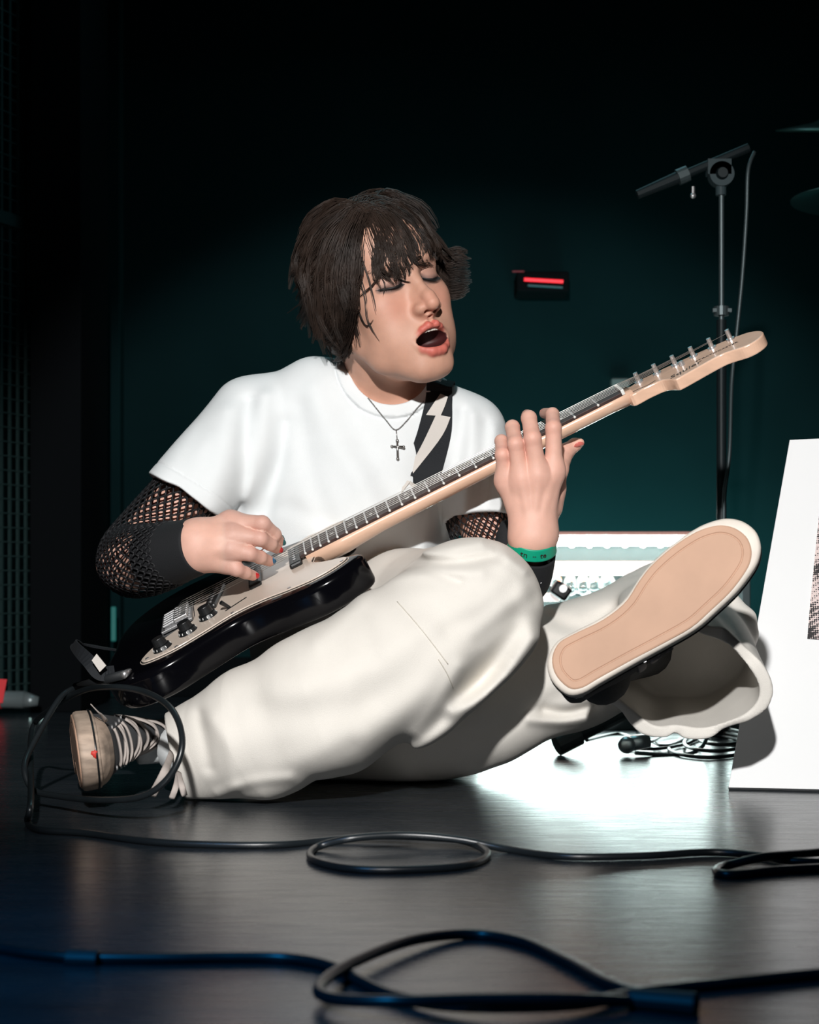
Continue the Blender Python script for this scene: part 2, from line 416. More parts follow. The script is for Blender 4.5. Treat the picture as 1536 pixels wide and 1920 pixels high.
# ------------------------------------------------------------------ glowing rack behind the player
RY = 3.45
x0, x1 = W(880, 0, RY)[0], W(1404, 0, RY)[0]; ztop = W(0, 996, RY)[2]
rk = thing('glowing_rack', ((x0 + x1) / 2, RY, 0), 'low open rack glowing white with a LED strip on the floor behind the raised foot', 'rack')
def bx(name, a, b, m, par, bev=.002):
    a = np.array(a); b = np.array(b); bmm = bmesh.new(); box(bmm, (a + b) / 2, np.abs(b - a)); return bm_obj(name, bmm, m, par, bevel=bev)
M['pink_edge'] = mat('pinkish_rail', (0.55, 0.28, 0.24), 0.5)
zs = lambda py: W(0, py, RY)[2]
bx('top_rail', (x0, RY - .02, zs(1003)), (x1, RY + .25, zs(997)), M['pink_edge'], rk)
bx('back_panel', (x0, RY + .235, .03), (x1, RY + .25, ztop), mat('rack_back', (.05, .07, .07), .6), rk)
bx('lower_diffuser', (x0 + .01, RY + .05, .035), (x1 - .02, RY + .06, zs(1140)), M['glow'], rk)
bx('side_post', (x1 - .016, RY - .02, .01), (x1, RY + .25, ztop), M['stand_grey'], rk)
bx('side_post', (x0, RY - .02, .01), (x0 + .016, RY + .25, ztop), M['stand_grey'], rk)
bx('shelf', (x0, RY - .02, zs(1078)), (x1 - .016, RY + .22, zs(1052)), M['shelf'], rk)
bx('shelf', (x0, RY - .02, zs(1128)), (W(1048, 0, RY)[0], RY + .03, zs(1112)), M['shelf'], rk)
bx('bottom_board', (x0, RY - .02, .0), (x1, RY + .25, .03), M['stand_grey'], rk)
bx('added_reflector', (x0 + .016, RY + .10, zs(1051)), (x1 - .016, RY + .11, zs(1003)), mat('added_reflector_grey', (.06, .09, .09), .6), rk)  # panel added to brighten the gap below the LED strip
strip = bx('led_strip', (x0 + .02, RY + .075, zs(1022)), (x1 - .02, RY + .085, zs(1006)), mat('led_diffuser', (.9, .95, .95), .5, emit=(.8, 1, .98), estr=5), rk)
for k in range(15):
    bmm = bmesh.new(); xx = x0 + .03 + k * .0355
    bmesh.ops.create_uvsphere(bmm, u_segments=10, v_segments=6, radius=.008)
    for v in bmm.verts: v.co = Vector((v.co.x + xx, v.co.y * .5 + RY + .07, v.co.z * 1.0 + zs(1018)))
    bm_obj('led', bmm, M['led'], strip, smooth=True)
for k in range(11):
    xx = x0 + .03 + k * .045; bmm = bmesh.new()
    box(bmm, (xx, RY + .02, zs(1100)), (.0025, .0025, zs(1078) - zs(1150))); bm_obj('divider', bmm, M['glass'], rk)
# glass domes under the shelf
def dome(x, y, z, r, hgt, label, group):
    prof = [(r * .35, 0), (r * .62, -.006), (r * .9, -.016), (r, -.03), (r * .98, -hgt), (r * .93, -hgt), (r * .94, -.03), (r * .82, -.017), (r * .5, -.008), (0.0001, -.006)]
    prof = [(0.0001, 0.001)] + prof; S = 20; V = []; Fc = []
    for i, (rr, zz) in enumerate(prof):
        for j in range(S): V.append((x + rr * math.cos(j * 2 * math.pi / S), y + rr * math.sin(j * 2 * math.pi / S), z + zz))
    for i in range(len(prof) - 1):
        for j in range(S):
            k = (j + 1) % S; Fc.append((i * S + j, i * S + k, (i + 1) * S + k, (i + 1) * S + j))
    return mesh_np('glass_dome', V, Fc, M['glass'], None)
dn = [(1046, 'leftmost, beside the wristband'), (1074, 'second from the left, half behind a smaller neighbour'), (1098, 'in the middle of the row'), (1119, 'fourth in the row'), (1144, 'wide one, last but one of the row'), (1182, 'rightmost, next to the shoe')]
for i, (px, s) in enumerate(dn):
    c = W(px, 1080, RY + .04)
    o = dome(c[0], c[1] + .05, zs(1078) + .004, .0145 if i != 4 else .019, .045, s, '')
    tag(o, 'clear upturned glass under the lit shelf, ' + s, 'glass', 'upturned glasses under the lit shelf')
for px, py, m, s in [(1026, 1086, 'orange_lamp', 'leftmost of the row under the shelf'), (1049, 1086, 'orange_lamp', 'biggest, below the leftmost glass'), (1073, 1086, 'orange_lamp', 'third from the left'), (1095, 1086, 'orange_lamp', 'fourth from the left'), (1118, 1086, 'orange_lamp', 'fifth, rightmost of the row'), (1047, 1120, 'orange_lamp', 'lowest left, above the trouser edge'), (1053, 1116, 'orange_lamp', 'lowest, right of its twin')]:
    bmm = bmesh.new(); bmesh.ops.create_uvsphere(bmm, u_segments=10, v_segments=8, radius=.0042)
    c = W(px, py, RY + .01)
    bmesh.ops.translate(bmm, verts=bmm.verts, vec=c); lamp = bm_obj('indicator_lamp', bmm, M[m], rk, smooth=True)
for px in (1066, 1088, 1111, 1136):
    bmm = bmesh.new(); bmesh.ops.create_uvsphere(bmm, u_segments=10, v_segments=8, radius=.0045)
    bmesh.ops.translate(bmm, verts=bmm.verts, vec=W(px, 1087, RY + .02)); bm_obj('white_lamp', bmm, M['led'], rk, smooth=True)
for k in range(5):
    c = W(1030 + k * 22, 1090, RY + .005)
# black clamp in front of the rack
cl = thing('black_clamp', tuple(W(1050, 1115, RY - .05)), 'small black clamp with a shiny face in front of the glowing rack', 'clamp')
bmm = bmesh.new(); m4 = Matrix.Translation(W(1052, 1108, RY - .05)) @ Matrix.Rotation(.6, 4, 'Y')
box(bmm, (0, 0, 0), (.038, .02, .03), m4); bm_obj('clamp_body', bmm, M['black_plastic'], cl, bevel=.006)
bmm = bmesh.new(); cyl(bmm, W(1056, 1104, RY - .062), W(1056, 1104, RY - .058), .007, .009); bm_obj('clamp_face', bmm, M['chrome'], cl)

# ------------------------------------------------------------------ white board at the right
BY = 2.42
TLb = W(1481, 827, BY + .16); BLb = W(1366, 1479, BY - 0.0)
up_b = Vector(TLb - BLb); hgt_b = up_b.length; up_b.normalize()
BRb = W(1700, 1486, BY - .05)
rt_b = Vector(BRb - BLb).normalized()
nb_ = rt_b.cross(up_b).normalized()   # towards the camera
if nb_.y > 0: nb_ = -nb_
BLb = Vector(BLb); BLb.z = 0.004
sgn = thing('white_board', tuple(BLb + rt_b * .3), 'tall white board leaning back at the right edge with a dark printed picture', 'board')
wB, wT = 0.62, 0.50
out = [(0, 0), (wB, 0), (wB, hgt_b + .02), (0.0, hgt_b)]
mB = Matrix.Identity(4)
for i in range(3): mB[i][0] = rt_b[i]; mB[i][1] = up_b[i]; mB[i][2] = nb_[i]; mB[i][3] = BLb[i]
prism('front_panel', out, -.018, 0, mB, M['board'], sgn, edge=.0012)
bmm = bmesh.new()
for s_ in (wB - .12,):
    cyl(bmm, mB @ Vector((s_, hgt_b * .9, -.02)), Vector((mB @ Vector((s_ + .02, 0, 0))) + Vector((0, .42, 0.004))), .012, .012, 10)
bm_obj('rear_leg', bmm, M['board_edge'], sgn)
# halftone picture at the right border of the frame
def on_board(px, py):
    o_ = Vector((0, 0, HCAM)); d = Vector(W(px, py, 1.0)) - o_
    t = (BLb - o_).dot(nb_) / d.dot(nb_); p = o_ + d * t - BLb
    k_ = rt_b.dot(up_b); a_, c_ = p.dot(rt_b), p.dot(up_b)
    return (a_ - k_ * c_) / (1 - k_ * k_), (c_ - k_ * a_) / (1 - k_ * k_)
pa = on_board(1536, 985); pb_ = on_board(1514, 1198); pc = on_board(1560, 1203)
pic = [on_board(*q) for q in [(1514, 1198), (1600, 1206), (1612, 975), (1536, 968), (1528, 1044), (1519, 1137)]]
mB2 = mB.copy(); mB2.translation = BLb + nb_ * .0008
m_, nt, b_ = new_mat('halftone_print'); N_ = nt.nodes; L_ = nt.links
tc = N_.new('ShaderNodeTexCoord'); vo = N_.new('ShaderNodeTexVoronoi'); vo.inputs['Scale'].default_value = 330; vo.inputs['Randomness'].default_value = 0.15
no = N_.new('ShaderNodeTexNoise'); no.inputs['Scale'].default_value = 14
L_.new(tc.outputs['Object'], vo.inputs['Vector']); L_.new(tc.outputs['Object'], no.inputs['Vector'])
mr = N_.new('ShaderNodeMapRange'); mr.inputs['From Min'].default_value = .35; mr.inputs['From Max'].default_value = .65; mr.inputs['To Min'].default_value = 0.1; mr.inputs['To Max'].default_value = .75
L_.new(no.outputs[0], mr.inputs[0]); gt = N_.new('ShaderNodeMath'); gt.operation = 'GREATER_THAN'
L_.new(vo.outputs['Distance'], gt.inputs[0]); L_.new(mr.outputs[0], gt.inputs[1])
mx = N_.new('ShaderNodeMix'); mx.data_type = 'RGBA'; mx.inputs['A'].default_value = (.02, .018, .02, 1); mx.inputs['B'].default_value = (.75, .62, .60, 1)
L_.new(gt.outputs[0], mx.inputs['Factor']); L_.new(mx.outputs['Result'], b_.inputs['Base Color']); b_.inputs['Roughness'].default_value = .7
prism('printed_picture', pic, 0, .0006, mB2, m_, sgn)['label'] = 'dark halftone picture printed on the board'

# ------------------------------------------------------------------ microphone stand and cable behind
sy = 3.0
ms = thing('microphone_stand', (W(1353, 0, sy)[0], sy, 0), 'black tripod microphone stand with a boom, behind the headstock', 'stand')
px_ = W(1353, 0, sy)[0]
def zpt(px, py): return Vector(W(px, py, sy))
bmm = bmesh.new(); cyl(bmm, (px_, sy, .10), (px_, sy, zpt(0, 600).z), .0085); bm_obj('lower_pole', bmm, M['stand'], ms, smooth=False)
bmm = bmesh.new(); cyl(bmm, (px_, sy, zpt(0, 600).z), (px_, sy, zpt(0, 362).z), .0045); bm_obj('upper_pole', bmm, M['stand_grey'], ms)
bmm = bmesh.new(); cyl(bmm, (px_, sy, zpt(0, 592).z), (px_, sy, zpt(0, 575).z), .013); box(bmm, (px_, sy - .005, zpt(0, 583).z), (.032, .008, .006)); bm_obj('height_clutch', bmm, M['stand_grey'], ms)
bmm = bmesh.new(); c = zpt(1352, 328)
cyl(bmm, c + Vector((0, -.012, 0)), c + Vector((0, .012, 0)), .021, .021, 24); box(bmm, c + Vector((-.004, 0, .012)), (.040, .024, .026), rot=None)
cyl(bmm, c + Vector((0, 0, -.035)), c, .009); bm_obj('boom_clamp', bmm, mat('clamp_grey', (.025, .04, .045), .6, spec=.2), ms)
bmm = bmesh.new(); cyl(bmm, c + Vector((0, -.020, 0)), c + Vector((0, -.012, 0)), .0085, .011); bm_obj('clamp_bolt', bmm, M['stand'], ms)
a_ = zpt(1385, 285); b2 = zpt(1195, 365)
bmm = bmesh.new(); cyl(bmm, a_ + (a_ - b2) * .1, b2 + (a_ - b2) * .45, .008); bm_obj('boom_arm', bmm, M['stand'], ms)
bmm = bmesh.new(); cyl(bmm, b2 + (a_ - b2) * .45, b2, .011, .008); bm_obj('counter_grip', bmm, M['stand'], ms)
bmm = bmesh.new(); cyl(bmm, b2 + (a_ - b2) * .40, b2 + (a_ - b2) * .5, .014); bm_obj('collar', bmm, M['stand_grey'], ms)
bmm = bmesh.new(); cyl(bmm, zpt(1300, 350), zpt(1300, 366), .003, .003, 8); bmesh.ops.create_uvsphere(bmm, u_segments=10, v_segments=8, radius=.005, matrix=Matrix.Translation(zpt(1300, 367))); bm_obj('hanging_screw', bmm, M['chrome'], ms)
hub = Vector((px_, sy, .145))
bmm = bmesh.new(); cyl(bmm, (px_, sy, .10), (px_, sy, .19), .02); bm_obj('tripod_hub', bmm, M['rubber'], ms)
foot1 = Vector(W(1043, 1401, 2.92)); foot1.z = .016
for ft in (foot1, Vector((px_ + .22, sy - .12, .016)), Vector((px_ + .05, sy + .30, .016))):
    dv = (hub - ft).normalized()
    bmm = bmesh.new(); cyl(bmm, ft + dv * .035, hub, .0125, .0125, 16); lg = bm_obj('leg', bmm, M['stand'], ms)
    bmm = bmesh.new(); cyl(bmm, ft, ft + dv * .045, .0185, .0175, 16); bm_obj('rubber_foot', bmm, M['rubber'], lg, bevel=.002)
cb = tube('microphone_cable', [W(1415, 285, 3.03), W(1403, 320, 3.02), W(1400, 400, 3.02), W(1392, 520, 3.02), W(1380, 640, 3.02), W(1372, 720, 3.01), W(1368, 850, 2.98), W(1358, 940, 2.975), W(1356, 1100, 2.975), (px_ - .02, 2.97, .10), (px_ - .05, 2.93, .008), (px_ - .16, 2.9, .006)], .0034, M['stand_grey'], None, 8, n=60)
tag(cb, 'thin grey cable hanging beside the microphone stand', 'cable')
# cymbals on the right border
def cymbal(px, py, Y, r, label, tilt):
    root = thing('cymbal', tuple(W(px, py, Y)), label, 'cymbal')
    prof = [(.001, .028), (.02, .026), (.035, .016), (.045, .011), (r * .6, .004), (r, -.006), (r, -.0075), (r * .6, .0025), (.045, .0095), (.02, .024), (.001, .026)]
    S = 40; V = []; Fc = []; T_ = Matrix.Translation(W(px, py, Y)) @ Matrix.Rotation(tilt[0], 4, 'X') @ Matrix.Rotation(tilt[1], 4, 'Y')
    for rr, zz in prof:
        for j in range(S): V.append(tuple(T_ @ Vector((rr * math.cos(j * 2 * math.pi / S), rr * math.sin(j * 2 * math.pi / S), zz))))
    for i in range(len(prof) - 1):
        for j in range(S): Fc.append((i * S + j, i * S + (j + 1) % S, (i + 1) * S + (j + 1) % S, (i + 1) * S + j))
    mesh_np('bronze_plate', V, Fc, M['brass'], root)
    bmm = bmesh.new(); t = T_.translation; cyl(bmm, t + Vector((0, 0, .05)), (t.x, t.y, .02), .009)
    for k in range(3):
        a = k * 2.1 + .3; cyl(bmm, (t.x, t.y, .25), (t.x + .2 * math.cos(a), t.y + .2 * math.sin(a), .012), .008)
    bm_obj('tripod_pole', bmm, M['stand'], root)
cymbal(1632, 372, 3.6, .16, 'bronze cymbal cut by the right edge, beside the microphone stand', (.0, .04))
cymbal(1562, 239, 4.1, .13, 'dim cymbal high up at the right edge, above the larger one', (.235, 0))
# red lit bar far behind
rb = thing('red_lit_unit', tuple(W(1020, 540, 4.1)), 'black unit with a glowing red bar on the dark wall right of the head', 'lamp')
bmm = bmesh.new(); box(bmm, W(1015, 535, 4.44), (.13, .12, .05)); bm_obj('housing', bmm, M['wall_black'], rb, bevel=.004)
rb.location = W(1010, 560, 4.4)
for ch in rb.children: ch.matrix_parent_inverse = Matrix.Translation(-Vector(rb.location))
def strip_on(name, a, b, r, m, par):
    bmm = bmesh.new(); cyl(bmm, a, b, r, r, 10); return bm_obj(name, bmm, m, par)
strip_on('red_light_bar', W(983, 524, 4.36), W(1056, 528, 4.36), .0045, M['red_lamp'], rb)
strip_on('dim_reflector', W(990, 535, 4.37), W(1055, 539, 4.37), .003, mat('dim_teal', (.02, .1, .12), .5), rb)
strip_on('dim_red_bar', W(961, 509, 4.37), W(983, 509, 4.37), .002, mat('dim_red', (.1, .0, .01), .5, emit=(1, .02, .05), estr=.06), rb)
# grey tube with red tape at the left edge
gt_ = thing('taped_tube', tuple(W(20, 1312, 3.86)), 'grey tube end wrapped with red tape at the left edge', 'tube')
TY = 3.82
bmm = bmesh.new(); cyl(bmm, W(-150, 1308, TY), W(45, 1312, TY), .019, .019, 20); cyl(bmm, W(45, 1312, TY), W(72, 1315, TY), .019, .010, 20); bm_obj('tube_body', bmm, M['grey_tube'], gt_, smooth=True)
bmm = bmesh.new(); cyl(bmm, W(-30, 1310, TY), W(4, 1311, TY), .0205, .0210, 20)
bm_obj('red_tape_wrap', bmm, M['red_tape'], gt_)
tape_flag = [W(-14, 1272, TY - .022), W(13, 1274, TY - .022), W(8, 1300, TY - .022), W(5, 1318, TY - .022), W(-14, 1318, TY - .022)]
V = tape_flag + [p + np.array([0, .002, 0]) for p in tape_flag]
mesh_np('tape_flag', V, [(0, 1, 2, 3, 4), (9, 8, 7, 6, 5)] + [(i, (i + 1) % 5, (i + 1) % 5 + 5, i + 5) for i in range(5)], M['red_tape'], gt_, False)
gl = thing('metal_clip', tuple(W(75, 1348, 3.7)), 'tiny shiny metal clip glinting on the dark floor left of the shoe', 'clip')
bmm = bmesh.new(); box(bmm, W(81, 1348, 3.68) * np.array((1, 1, 0)) + np.array((0, 0, .004)), (.016, .008, .008)); box(bmm, W(57, 1348, 3.68) * np.array((1, 1, 0)) + np.array((0, 0, .003)), (.005, .005, .006)); bm_obj('clip_plate', bmm, mat('latch_metal', (.4, .6, .58), .4, metal=.6), gl)
# small grey box mount far behind, left of the headstock
bmm = bmesh.new(); box(bmm, W(1162, 722, 4.46), (.045, .04, .03)); tag(bm_obj('wall_socket', bmm, mat('socket', (.09, .11, .11), .6), None, bevel=.003), 'small grey box on the dark wall left of the headstock', 'socket')

# ------------------------------------------------------------------ cables
def floorY(py, z=0.0): return (HCAM - z) * FPX / (py - HOR)
def FP(px, py, z=0.004):
    return W(px, py, floorY(py, z))
def cable(label, pts, r, group=None, n=220, name='cable', m='cable'):
    o = tube(name, pts, r, M[m], None, 10, n=n); tag(o, label, 'cable', group); return o
rr = .0040
# guitar cable: jack -> loop round the shoe -> across the floor with a loop -> off to the right
gc = [W(140, 1290, 2.36), W(110, 1312, 2.33), FP(60, 1380, .12) * 0 + W(62, 1395, 2.28), W(46, 1440, 2.24), W(62, 1480, 2.22), W(110, 1493, 2.18), W(190, 1500, 2.1), W(270, 1492, 2.06), W(322, 1450, 2.05), W(342, 1390, 2.06), W(322, 1330, 2.1), W(270, 1297, 2.16), W(205, 1288, 2.2), W(150, 1297, 2.3), W(95, 1330, 2.42)]
gc_floor = [W(60, 1370, 2.5), FP(58, 1500, .03), FP(52, 1540), FP(75, 1556), FP(160, 1562), FP(280, 1578), FP(400, 1584), FP(520, 1584), FP(610, 1576), FP(700, 1568, .008), FP(800, 1570, .010), FP(870, 1577, .008), FP(915, 1600), FP(880, 1621), FP(780, 1630), FP(660, 1629), FP(588, 1612), FP(592, 1590), FP(660, 1572, .014), FP(760, 1566, .016), FP(860, 1574, .012), FP(950, 1592), FP(1060, 1606), FP(1200, 1605), FP(1330, 1598), FP(1420, 1604), FP(1480, 1614), FP(1600, 1618)]
cable('long black guitar cable looped round the front shoe and coiled once across the floor', gc + gc_floor, rr, n=420, name='guitar_cable')
cable('black cable coil end on the floor by the right edge', [FP(1640, 1590), FP(1536, 1598, .006), FP(1440, 1606, .012), FP(1360, 1624), FP(1345, 1636), FP(1380, 1640), FP(1450, 1633), FP(1536, 1628), FP(1640, 1626)], .0045)
r2 = .0042
cable('thick black cable across the foreground with a taped joint', [FP(-120, 1760), FP(0, 1778), FP(60, 1788), FP(150, 1796), FP(300, 1797), FP(430, 1795), FP(540, 1797), FP(620, 1812), FP(680, 1842), FP(740, 1868), FP(830, 1884, .006), FP(960, 1888, .008), FP(1090, 1882, .006), FP(1200, 1862), FP(1350, 1845), FP(1536, 1826), FP(1700, 1812)], r2)
cable('thick black cable lying in a big loop in the foreground', [FP(1310, 1884), FP(1220, 1880), FP(1080, 1874, .012), FP(900, 1874, .014), FP(740, 1878, .014), FP(620, 1872, .01), FP(600, 1848, .010), FP(660, 1806, .010), FP(770, 1764, .008), FP(880, 1752), FP(980, 1766), FP(1070, 1806), FP(1150, 1848), FP(1220, 1868), FP(1300, 1880)], r2)
bmm = bmesh.new(); cyl(bmm, FP(125, 1797), FP(185, 1799), .0068, .0068, 14); bmm2 = bm_obj('tape_joint', bmm, M['rubber'], None, bevel=.001); tag(bmm2, 'black tape joint wrapped on the foreground cable at the left', 'tape')
bmm = bmesh.new(); cyl(bmm, FP(1180, 1872, .007), FP(1308, 1884, .007), .0072, .0085, 14); tag(bm_obj('cable_connector', bmm, M['rubber'], None, bevel=.0015), 'black connector joining the two foreground cables', 'connector')
rng = random.Random(4)
for i, s in enumerate(['outermost', 'middle', 'innermost']):
    cx, w_, h_ = 1330 + i * 12, 75 - i * 14, 20 - i * 3
    pts = [FP(cx + w_ * math.cos(t) * (1 + .06 * math.sin(3 * t + i)), 1400 - i * 9 + h_ * math.sin(t), .004 + .006 * i) for t in np.linspace(0, 2 * np.pi, 14)[:-1]]
    o = tube('coiled_cable', pts, .0032, M['cable'], None, 8, n=70, closed=True)
    tag(o, 'black cable coiled on the floor behind the trouser hem, %s turn' % s, 'cable', 'coiled cables on the back floor')
for i, (pts, s) in enumerate([([(1175, 1402), (1230, 1404), (1280, 1396), (1330, 1380), (1400, 1384)], 'nearest the tripod foot'), ([(1190, 1360), (1215, 1385), (1250, 1398), (1300, 1378), (1370, 1366)], 'twisted, under the tripod leg'), ([(1180, 1345), (1225, 1372), (1270, 1370), (1330, 1392), (1400, 1400)], 'crossing the coil'), ([(1100, 1388), (1160, 1376), (1210, 1392), (1240, 1380)], 'short, left end of the heap')]):
    cable('loose black cable in the heap on the back floor, ' + s, [FP(a, b, .005 + .003 * i) for a, b in pts], .003, 'loose cables on the back floor', n=60)
bmm = bmesh.new(); cc = FP(1195, 1396, .018); cyl(bmm, cc + np.array([-.02, 0, -.0]), cc + np.array([.02, .01, .006]), .014, .012, 16); bmesh.ops.create_uvsphere(bmm, u_segments=16, v_segments=10, radius=.015, matrix=Matrix.Translation(cc + np.array([-.018, -.004, 0])))
tag(bm_obj('plug', bmm, M['chrome'], None, smooth=True), 'shiny chrome plug lying in the cable heap behind', 'plug')

# ================================================================== ELECTRIC GUITAR (local: x to the headstock, y to the bass side, z off the face, origin at the nut)
gx = Vector((0.895, -0.034, 0.446)); gn = Vector((-0.436, -0.286, 0.853))
GS = 1.03
GM = frame((0.2823 * GS, 2.3256 * GS, HCAM + (0.5298 - 0.28) * GS), gx, gn)
GM = GM @ Matrix.Scale(GS, 4)
SD = -0.648
gt = thing('electric_guitar', tuple(GM @ Vector((SD, 0, 0))), 'black electric guitar with cream pickguard and maple neck held by the seated player', 'guitar')
body_o = [(-.112, .01), (-.108, .06), (-.088, .110), (-.050, .146), (-.005, .160), (.045, .155), (.090, .138), (.130, .126), (.170, .128), (.205, .138), (.245, .150), (.275, .149), (.292, .136), (.297, .120), (.290, .106), (.268, .090), (.240, .070), (.216, .050), (.204, .036), (.200, .029),
          (.200, -.029), (.197, -.044), (.203, -.060), (.220, -.077), (.240, -.092), (.251, -.104), (.252, -.116), (.240, -.130), (.212, -.146), (.180, -.150), (.145, -.142), (.105, -.128), (.070, -.125), (.030, -.139), (-.01, -.157), (-.045, -.163), (-.080, -.153), (-.105, -.126), (-.121, -.080), (-.120, -.035)]
bo = resample([(x + SD, y) for x, y in body_o], 150, True)
prism('body', bo, -.045, 0, GM, M['gloss_black'], gt, edge=.010, smooth=True)
guard_o = [(.200, .027), (.212, .044), (.236, .070), (.262, .090), (.272, .104), (.262, .116), (.235, .112), (.195, .092), (.15, .070), (.10, .055), (.05, .047), (.012, .043),
           (.012, -.043), (-.010, -.050), (-.030, -.062), (-.046, -.078), (-.058, -.098), (-.062, -.114), (-.052, -.128), (-.015, -.134), (.03, -.122), (.07, -.108), (.11, -.110), (.15, -.124), (.185, -.131), (.213, -.126), (.232, -.113), (.230, -.100), (.210, -.082), (.193, -.062), (.187, -.046), (.190, -.030)]
go = resample([(x + SD, y) for x, y in guard_o], 130, True)
prism('pickguard_underlayer', go, 0.0001, .0012, GM, M['black_plastic'], gt)
T = np.roll(go, -1, 0) - np.roll(go, 1, 0); T /= np.linalg.norm(T, axis=1)[:, None]
ar = 0.5 * np.sum(go[:, 0] * np.roll(go[:, 1], -1) - np.roll(go[:, 0], -1) * go[:, 1]); Ni = np.stack([T[:, 1], -T[:, 0]], 1) * (1 if ar > 0 else -1)
prism('pickguard', go - Ni * .0016, .0012, .0028, GM, M['guard'], gt, edge=.0006)
prism('pickguard_rim', go + Ni * .0012, 0.00005, .0007, GM, M['guard'], gt)
def gbox(name, c, s, m, par=gt, bev=.0008, rz=0):
    bmm = bmesh.new(); g = box(bmm, (0, 0, 0), s); R = Matrix.Rotation(rz, 4, 'Z')
    for v in g: v.co = GM @ (R @ v.co + Vector(c))
    return bm_obj(name, bmm, m, par, bevel=bev)
def gcyl(name, a, b, r1, r2, m, par=gt, seg=20, smooth=False, bev=0):
    bmm = bmesh.new(); cyl(bmm, a, b, r1, r2, seg)
    for v in bmm.verts: v.co = GM @ v.co
    return bm_obj(name, bmm, m, par, smooth, bev)
# guard screws
for (x, y) in [(.225, -.114), (.15, -.118), (.07, -.103), (-.01, -.128), (-.052, -.116), (.10, .050), (.25, .105)]:
    gcyl('screw', (SD + x, y, .0028), (SD + x, y, .0036), .0030, .0022, M['chrome'], seg=10)
# pickups with pole pieces
for i, (x, rz) in enumerate([(.165, 0), (.105, 0), (.045, -.17)]):
    p = gbox('pickup', (SD + x, 0.0, .0055), (.018, .084, .008), M['black_plastic'], gt, .003, rz)
    for k in range(6):
        yy = (k - 2.5) * .0104; xx = SD + x - math.sin(rz) * yy
        gcyl('pole_piece', (xx, yy, .009), (xx, yy, .0104), .0024, .0024, M['chrome'], p, 10)
# knobs and switch
for (x, y) in [(.035, -.066), (.006, -.090), (-.030, -.106)]:
    kb = gcyl('control_knob', (SD + x, y, .0028), (SD + x, y, .008), .0135, .0115, M['black_plastic'], gt, 24)
    gcyl('knob_top', (SD + x, y, .008), (SD + x, y, .0185), .0095, .0085, M['black_plastic'], kb, 24, bev=.0008)
    bmm = bmesh.new()
    for a in range(11):
        t = a * 2 * math.pi / 12
        g = box(bmm, (0, 0, 0), (.0026, .0010, .0003)); R = Matrix.Translation((SD + x, y, .0058)) @ Matrix.Rotation(t, 4, 'Z') @ Matrix.Translation((.01255, 0, 0)) @ Matrix.Rotation(1.15, 4, 'Y')
        for v in g: v.co = GM @ (R @ v.co)
    tk = bm_obj('number_marks', bmm, M['white_ink'], kb); tk['kind'] = 'stuff'
gbox('switch_slot', (SD + .075, -.072, .003), (.034, .003, .0006), M['black_plastic'], gt, 0, .45)
sw = gcyl('pickup_switch', (SD + .066, -.074, .0028), (SD + .060, -.080, .016), .0022, .0030, M['black_plastic'], gt, 12)
# bridge: plate, six saddles, cover block
gbox('bridge_plate', (SD - .012, 0, .0025), (.045, .074, .004), M['chrome'])
for k in range(6):
    y = (k - 2.5) * .0105
    sd = gbox('saddle', (SD - .004, y, .0085), (.020, .0088, .006), M['chrome'], gt, .0015)
    gcyl('saddle_screw', (SD - .030, y, .0075), (SD - .010, y, .0085), .0016, .0016, M['chrome'], sd, 8)
# neck
def neck_ring(x, w, t0, t1, n=12):
    r = []
    for a in np.linspace(0, np.pi, n): r.append((x, -w * math.cos(a), t0 - t1 * (math.sin(a) ** .75)))
    return r
xs = [(0.012, .0205, -.001, .021), (-.02, .0212, -.001, .0195), (-.1, .0222, -.001, .020), (-.25, .0248, -.001, .0215), (-.36, .0262, -.001, .023), (-.395, .0268, -.001, .026), (-.415, .0272, -.001, .028), (-.468, .0282, -.001, .028)]
V = []; Fc = []
for x, w, t0, t1 in xs: V += [tuple(GM @ (Vector(p) + Vector((0, 0, .0085)))) for p in neck_ring(x, w, t0, t1)]
for i in range(len(xs) - 1):
    for j in range(12): Fc.append((i * 12 + j, i * 12 + (j + 1) % 12, (i + 1) * 12 + (j + 1) % 12, (i + 1) * 12 + j))
Fc += [tuple(range(12)), tuple(range((len(xs) - 1) * 12, len(xs) * 12))]
me = bpy.data.meshes.new('t'); me.from_pydata(V, [], Fc); bmm = bmesh.new(); bmm.from_mesh(me)
bm_obj('neck', bmm, M['maple'], gt, True)
fb = [(-.002, -.0205), (-.002, .0205), (-.474, .0285), (-.474, -.0285)]
prism('fretboard', fb, .0074, .0120, GM, M['rosewood'], gt, edge=.0006)
FZ = .0120
frp = [SD * (1 - 2 ** (-k / 12)) for k in range(1, 23)]
for x in frp:
    w = .0205 + (-x) / .474 * .008
    gcyl('fret', (x, -w, FZ + .0001), (x, w, FZ + .0001), .0011, .0011, M['chrome'], gt, 8)
mids = [0] + frp
for k in (3, 5, 7, 9, 12, 15, 17, 19, 21):
    x = (mids[k] + mids[k - 1]) / 2
    for y in ([0] if k != 12 else [-.011, .011]):
        gcyl('inlay_dot', (x, y, FZ - .0002), (x, y, FZ + .0002), .0030, .0030, M['white_plastic'], gt, 14)
for k, x in enumerate(frp):
    w = .0207 + (-x) / .474 * .008
    bmm = bmesh.new(); bmesh.ops.create_uvsphere(bmm, u_segments=8, v_segments=6, radius=.0019)
    for v in bmm.verts: v.co = GM @ (v.co + Vector((x, -w, FZ - .0008)))
    bm_obj('fret_end', bmm, M['white_plastic'], gt, True)
gbox('nut', (0.0, 0, .0118), (.0045, .0415, .0075), M['white_plastic'], gt, .0006)
